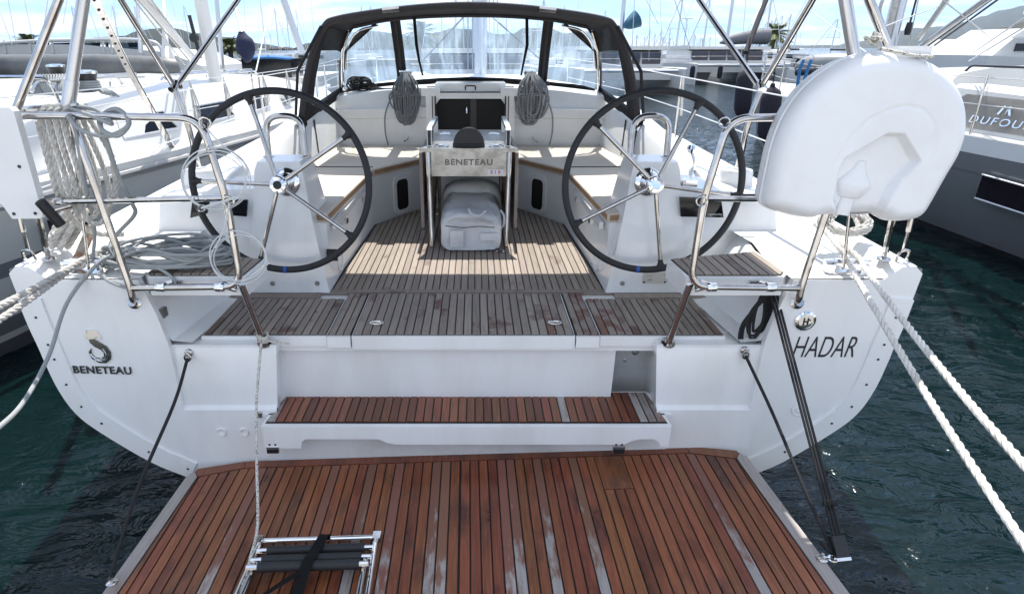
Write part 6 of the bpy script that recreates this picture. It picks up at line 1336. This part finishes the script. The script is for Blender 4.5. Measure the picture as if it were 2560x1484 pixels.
# fenders
NAVY = mat('navy fender cover', (.020, .018, .030), .9, bump=.3, bscale=60)
for k, (px, py, Y, lab) in enumerate(((1830, 232, 11.6, 'dark fender farther along the right yacht, near its bow'), (1893, 285, 9.6, 'dark fender nearer along the right yacht, beside the lifebuoy case'), (2012, 200, 8.6, 'dark fender partly hidden by the lifebuoy case'))):
    if k == 2: continue
    p = at(px, py, Y=Y); Mf = Matrix.Translation(p) @ Matrix.Rotation(R(-4), 4, 'Y'); F_ = thing('fender', lab, 'fender', p - V((0, 0, .5)), group='fenders on the right yacht')
    bm = nb(); lathe(bm, [(0, -.46), (.03, -.46), (.035, -.42), (.10, -.36), (.145, -.26), (.15, 0), (.15, .26), (.12, .36), (.04, .42), (.03, .47), (0, .47)], 18, Mf); mk('body', bm, NAVY, F_)
    bm = nb(); tube(bm, [Mf @ V((0, 0, .46)), Mf @ V((.03, .02, .95))], .009, 6); mk('lanyard', bm, ROPE_K, F_)
# blue fairlead ropes and bow block
bm = nb(); p = at(1972, 178, Y=10)
for dx in (0, .12): tube(bm, cat([p + V((dx, 0, .18)), p + V((dx - .03, 0, .05)), p + V((dx - .03 - dx * .3, -.02, -.22))], 4), .025, 7)
tag(mk('blue_rope', bm, mat('blue rope', (.03, .16, .38), .8)), 'blue rope ends on the foredeck of the right yacht', 'rope')
bm = nb(); tube(bm, cat([at(1960, 165, Y=11.5), at(2040, 158, Y=11.0), at(2130, 160, Y=10.6), at(2180, 165, Y=10.5)], 5), [.06, .14] + [.17] * 13 + [.1], 14); DG = thing('upturned_dinghy', 'grey dinghy stowed on the foredeck of the right yacht', 'dinghy', at(2060, 180, Y=11)); mk('tube', bm, mat('pewter hypalon', (.24, .25, .255), .4), DG)
bm = nb(); tube(bm, cat([at(1962, 178, Y=11.3), at(2040, 174, Y=10.8), at(2150, 176, Y=10.4)], 5), .07, 10); mk('lower_tube', bm, BLACK, DG)

# --- far boats
CATGLASS = PURPLE_GLASS
def catamaran(px, Y, hb, label, mastpx=None, sc_=1.0, flip=1):
    cx_ = at(px, 150, Y=Y).x; root = thing('catamaran', label, 'catamaran', (cx_, Y, 0), group='catamarans on the far side')
    Mc = Matrix.Translation((cx_, Y, 0)) @ Matrix.Diagonal((sc_, sc_, sc_, 1))
    for s in (-1, 1):
        bm = nb(); rr = []
        for y, w_, z in ((0, .06, 1.25), (.6, .32, 1.28), (2, .5, 1.28), (6, .6, 1.2), (10, .6, 1.0)):
            c = s * (hb - .55); rr.append([Mc @ V(p) for p in ((c - w_, y, z), (c - w_ * .9, y, .5), (c - w_ * .7, y, -.2), (c + w_ * .7, y, -.2), (c + w_ * .9, y, .5), (c + w_, y, z))])
        loft(bm, rr); mk('hull', bm, NWHITE, root)
    bm = nb(); box(bm, -hb + .6, hb - .6, .9, 9.5, .72, 1.23, Mc); mk('bridge_deck', bm, NWHITE, root, bevel=.08)
    bm = nb(); rr = []
    for y, w_, z in ((3.0, hb * .70, 2.0), (3.5, hb * .74, 2.1), (8, hb * .74, 2.1)): rr.append([Mc @ V(p) for p in ((-w_ - .05, y - .25, 1.2), (-w_, y, z), (w_, y, z), (w_ + .05, y - .25, 1.2))])
    loft(bm, rr); mk('saloon', bm, NWHITE, root, bevel=.05)
    bm = nb(); box(bm, -hb * .80, hb * .80, 2.6, 9, 2.1, 2.28, Mc); mk('roof', bm, NWHITE, root, bevel=.09)
    n = 4
    for k in range(n):
        x0, x1 = -hb * .70 + k * hb * 1.4 / n + .06, -hb * .70 + (k + 1) * hb * 1.4 / n - .06; bm = nb(); box(bm, x0, x1, 2.80 - .0, 2.95, 1.42, 1.98, Mc); mk('saloon_window', bm, CATGLASS, root, bevel=.03)
    bm = nb()
    for s in (-1, 1):
        for h in (.45, .25): tube(bm, [Mc @ V((s * (hb - .3), .2, 1.25 + h)), Mc @ V((s * (hb - .2), 3, 1.25 + h)), Mc @ V((s * (hb - .2), 6, 1.2 + h))], .02, 5)
        tube(bm, [Mc @ V((s * (hb - .3), .2, 1.70)), Mc @ V((s * .5, .7, 1.70))], .02, 5)
    tag(mk('guard_rails', bm, STEEL, root)); bm = nb(); tube(bm, [Mc @ V((-hb + .5, .35, 1.15)), Mc @ V((hb - .5, .35, 1.15))], .07, 8); mk('cross_beam', bm, ALU, root)
    bm = nb(); tube(bm, [Mc @ V((0, 3.2, 2.2)), Mc @ V((0, 3.4, 17))], .11, 8); mk('mast', bm, ALU, root)
    for s in (-1, 1): bm = nb(); tube(bm, [Mc @ V((s * (hb - .3), 4.5, 1.2)), Mc @ V((0, 3.4, 16))], .012, 5); mk('shroud', bm, WIRE, root)
    bm = nb(); tube(bm, [Mc @ V((0, .4, 1.2)), Mc @ V((0, 3.3, 16))], .018, 5); mk('forestay', bm, WIRE, root)
    return root, Mc
c1, m1_ = catamaran(1560, 31, 3.05, 'white catamaran with tinted windows just right of the spray hood')
bm = nb(); tube(bm, cat([at(1535, 66, Y=33.6), at(1550, 58, Y=33.8), at(1566, 48, Y=34), at(1573, 44, Y=34)], 4), [.08, .14, .2, .26, .3, .34, .37, .4, .42, .44, .42, .36, .2], 12); mk('sail_bag', bm, mat('teal sail bag', (.03, .11, .18), .8, bump=.4, bscale=5), c1)
c2, m2_ = catamaran(1170, 25, 3.0, 'white catamaran seen head on through the clear screen', sc_=.95)
c3, m3_ = catamaran(1830, 41, 3.5, 'white catamaran beyond the fenders with a grey sail bag')
bm = nb(); tube(bm, cat([at(1772, 106, Y=39.6), at(1800, 99, Y=39.8), at(1845, 92, Y=40), at(1885, 90, Y=40.2), at(1893, 90, Y=40.2)], 4), [.06, .12, .18, .24, .28, .31, .34, .37, .40, .42, .44, .46, .47, .47, .46, .4, .2], 12); mk('sail_bag', bm, mat('grey sail bag', (.20, .20, .21), .8, bump=.4, bscale=5), c3)
for k, x in enumerate((-3.2, -1.4, .4)):
    p = m3_ @ V((x, -.1 + .1 * k, .75)); bm = nb(); lathe(bm, [(0, -.4), (.12, -.34), (.16, -.2), (.16, .25), (.1, .38), (0, .4)], 12, Matrix.Translation(p)); mk('fender', bm, NAVY, c3)
# motor yacht behind the left edge of the spray hood, and one at the far right
def motoryacht(x0, x1, yb, Y, label):
    a, b = at(x0, yb, Y=Y), at(x1, yb, Y=Y); w_ = b.x - a.x; root = thing('motor_yacht', label, 'boat', ((a.x + b.x) / 2, Y, 0), group='motor yachts in the distance'); M_ = Matrix.Translation((a.x, Y, 0)); k = w_ / 6
    bm = nb(); prism(bm, [(0, -.3), (w_, -.3), (w_, a.z + .2 * k), (0, a.z + .5 * k)], -4, 0, M_ @ AFT()); mk('hull', bm, NWHITE, root, bevel=.1)
    bm = nb(); prism(bm, [(w_ * .1, a.z + .3 * k), (w_, a.z + .2 * k), (w_, a.z + 1.5 * k), (w_ * .3, a.z + 1.5 * k)], -3.5, -.3, M_ @ AFT()); mk('cabin', bm, NWHITE, root, bevel=.08)
    for q in range(4): bm = nb(); box(bm, w_ * (.34 + .16 * q), w_ * (.47 + .16 * q), .26, .32, a.z + .75 * k, a.z + 1.2 * k, M_); mk('window', bm, SCREEN, root)
    bm = nb(); prism(bm, [(w_ * .4, a.z + 1.5 * k), (w_, a.z + 1.5 * k), (w_, a.z + 2.1 * k), (w_ * .55, a.z + 2.1 * k)], -3, -.8, M_ @ AFT()); mk('flybridge', bm, NWHITE, root, bevel=.08)
    bm = nb(); tube(bm, [M_ @ V((w_ * .8, 1.5, a.z + 2 * k)), M_ @ V((w_ * .8, 1.5, a.z + 3.4 * k))], .05, 6); lathe(bm, [(.3, 0), (.3, .1), (0, .2)], 12, M_ @ Matrix.Translation((w_ * .8, 1.5, a.z + 3.0 * k))); mk('radar_mast', bm, NWHITE, root)
motoryacht(700, 800, 158, 48, 'white motor yacht beside the left edge of the spray hood')
motoryacht(2425, 2660, 158, 19, 'white motor yacht at the right edge beyond the dark grey yacht')
# far yachts: each a low hull and a mast
def faryacht(px, Y, top, label):
    p = at(px, 130, Y=Y); root = thing('distant_yacht', label, 'yacht', (p.x, Y, 0), group='distant yachts with bare masts'); zt = at(px, top, Y=Y).z
    bm = nb(); rr = [[(p.x - w_, Y + y, .85), (p.x - w_ * .7, Y + y, -.2), (p.x + w_ * .7, Y + y, -.2), (p.x + w_, Y + y, .85)] for y, w_ in ((0, 1.3), (4, 1.6), (8, 1.2), (11, .1))]; loft(bm, rr); mk('hull', bm, NWHITE, root)
    bm = nb(); box(bm, p.x - .9, p.x + .9, Y + 2.5, Y + 7, .85, 1.35); mk('cabin', bm, NWHITE, root, bevel=.1)
    bm = nb(); rk = rnd.uniform(-.15, .15); tube(bm, [(p.x, Y + 5, 1.2), (p.x + rk, Y + 5, zt)], [.085, .06], 6); mk('mast', bm, ALU, root)
    bm = nb(); tube(bm, [(p.x - .8, Y + 5, zt * .62), (p.x + .8, Y + 5, zt * .62)], .03, 5); mk('spreader', bm, ALU, root)
    for sg in (-1, 1): bm = nb(); tube(bm, [(p.x + 1.4 * sg, Y + 5, .9), (p.x + .8 * sg, Y + 5, zt * .62), (p.x, Y + 5, zt * .97)], .022, 4); mk('shroud', bm, WIRE, root)
    bm = nb(); tube(bm, [(p.x, Y + 10.8, .9), (p.x, Y + 5, zt)], .03, 4); mk('forestay', bm, WIRE, root)
    bm = nb(); tube(bm, [(p.x, Y + 5, 2.0), (p.x, Y + 1.2, 2.0)], .12, 7); mk('boom', bm, rnd.choice((CANVAS, NWHITE, NAVY)), root)
row = [(1715, 46, -20), (1782, 52, -20), (1962, 44, -20), (1350, 50, -20), (1120, 60, -20), (1612, 130, 72), (1647, 96, 70), (1662, 125, 66), (1676, 84, 92), (1725, 120, 80), (1760, 84, 94), (1900, 130, 55), (1932, 125, 60), (1946, 98, 35), (1958, 88, 65), (1988, 110, 50), (720, 120, 20), (660, 88, 15), (310, 95, 10), (150, 90, 10), (1140, 100, 10), (1330, 95, 20), (1590, 75, 84), (1603, 110, 88), (1618, 85, 80), (1632, 92, 82), (1641, 120, 78), (1655, 84, 90), (1668, 100, 76), (1686, 110, 88), (1735, 90, 86), (1748, 104, 92), (1768, 120, 90), (1890, 82, 20), (1925, 95, 45), (1940, 84, 40), (1952, 120, 52), (1966, 100, 38), (1975, 88, 30), (2102, 74, 42), (1498, 95, 20), (1440, 105, 40), (1395, 90, 10), (1300, 110, 40), (1250, 84, 10), (1085, 92, 15), (905, 100, 10), (880, 86, 10), (690, 92, 10), (630, 105, 10), (480, 100, 10), (440, 110, 10), (250, 90, 10)]
row.sort(); ORD = 'first second third fourth fifth sixth seventh eighth ninth tenth eleventh twelfth thirteenth fourteenth fifteenth sixteenth seventeenth eighteenth'.split(); seen = {}
for k, (px, Y, top) in enumerate(row):
    z_ = 'left of the spray hood' if px < 780 else 'seen through the clear screen' if px < 1510 else 'between the two white catamarans' if px < 1780 else 'around the green palm'
    seen[z_] = seen.get(z_, -1) + 1
    faryacht(px, Y, top, 'distant yacht whose bare mast is %s from the left %s' % (ORD[seen[z_]], z_))

# ------------------------------------------------------------------ haze over the harbour
bm = nb(); box(bm, -9500, 9500, -80, 12500, -3, 900)
hm = bpy.data.materials.new('harbour haze'); hm.use_nodes = True; t = hm.node_tree; t.nodes.remove(t.nodes['Principled BSDF'])
pv = t.nodes.new('ShaderNodeVolumePrincipled'); pv.inputs['Color'].default_value = (.60, .78, 1, 1); pv.inputs['Density'].default_value = 3.5e-5; pv.inputs['Anisotropy'].default_value = .2
t.links.new(pv.outputs[0], t.nodes['Material Output'].inputs['Volume'])
tag(mk('haze', bm, hm), kind='stuff')
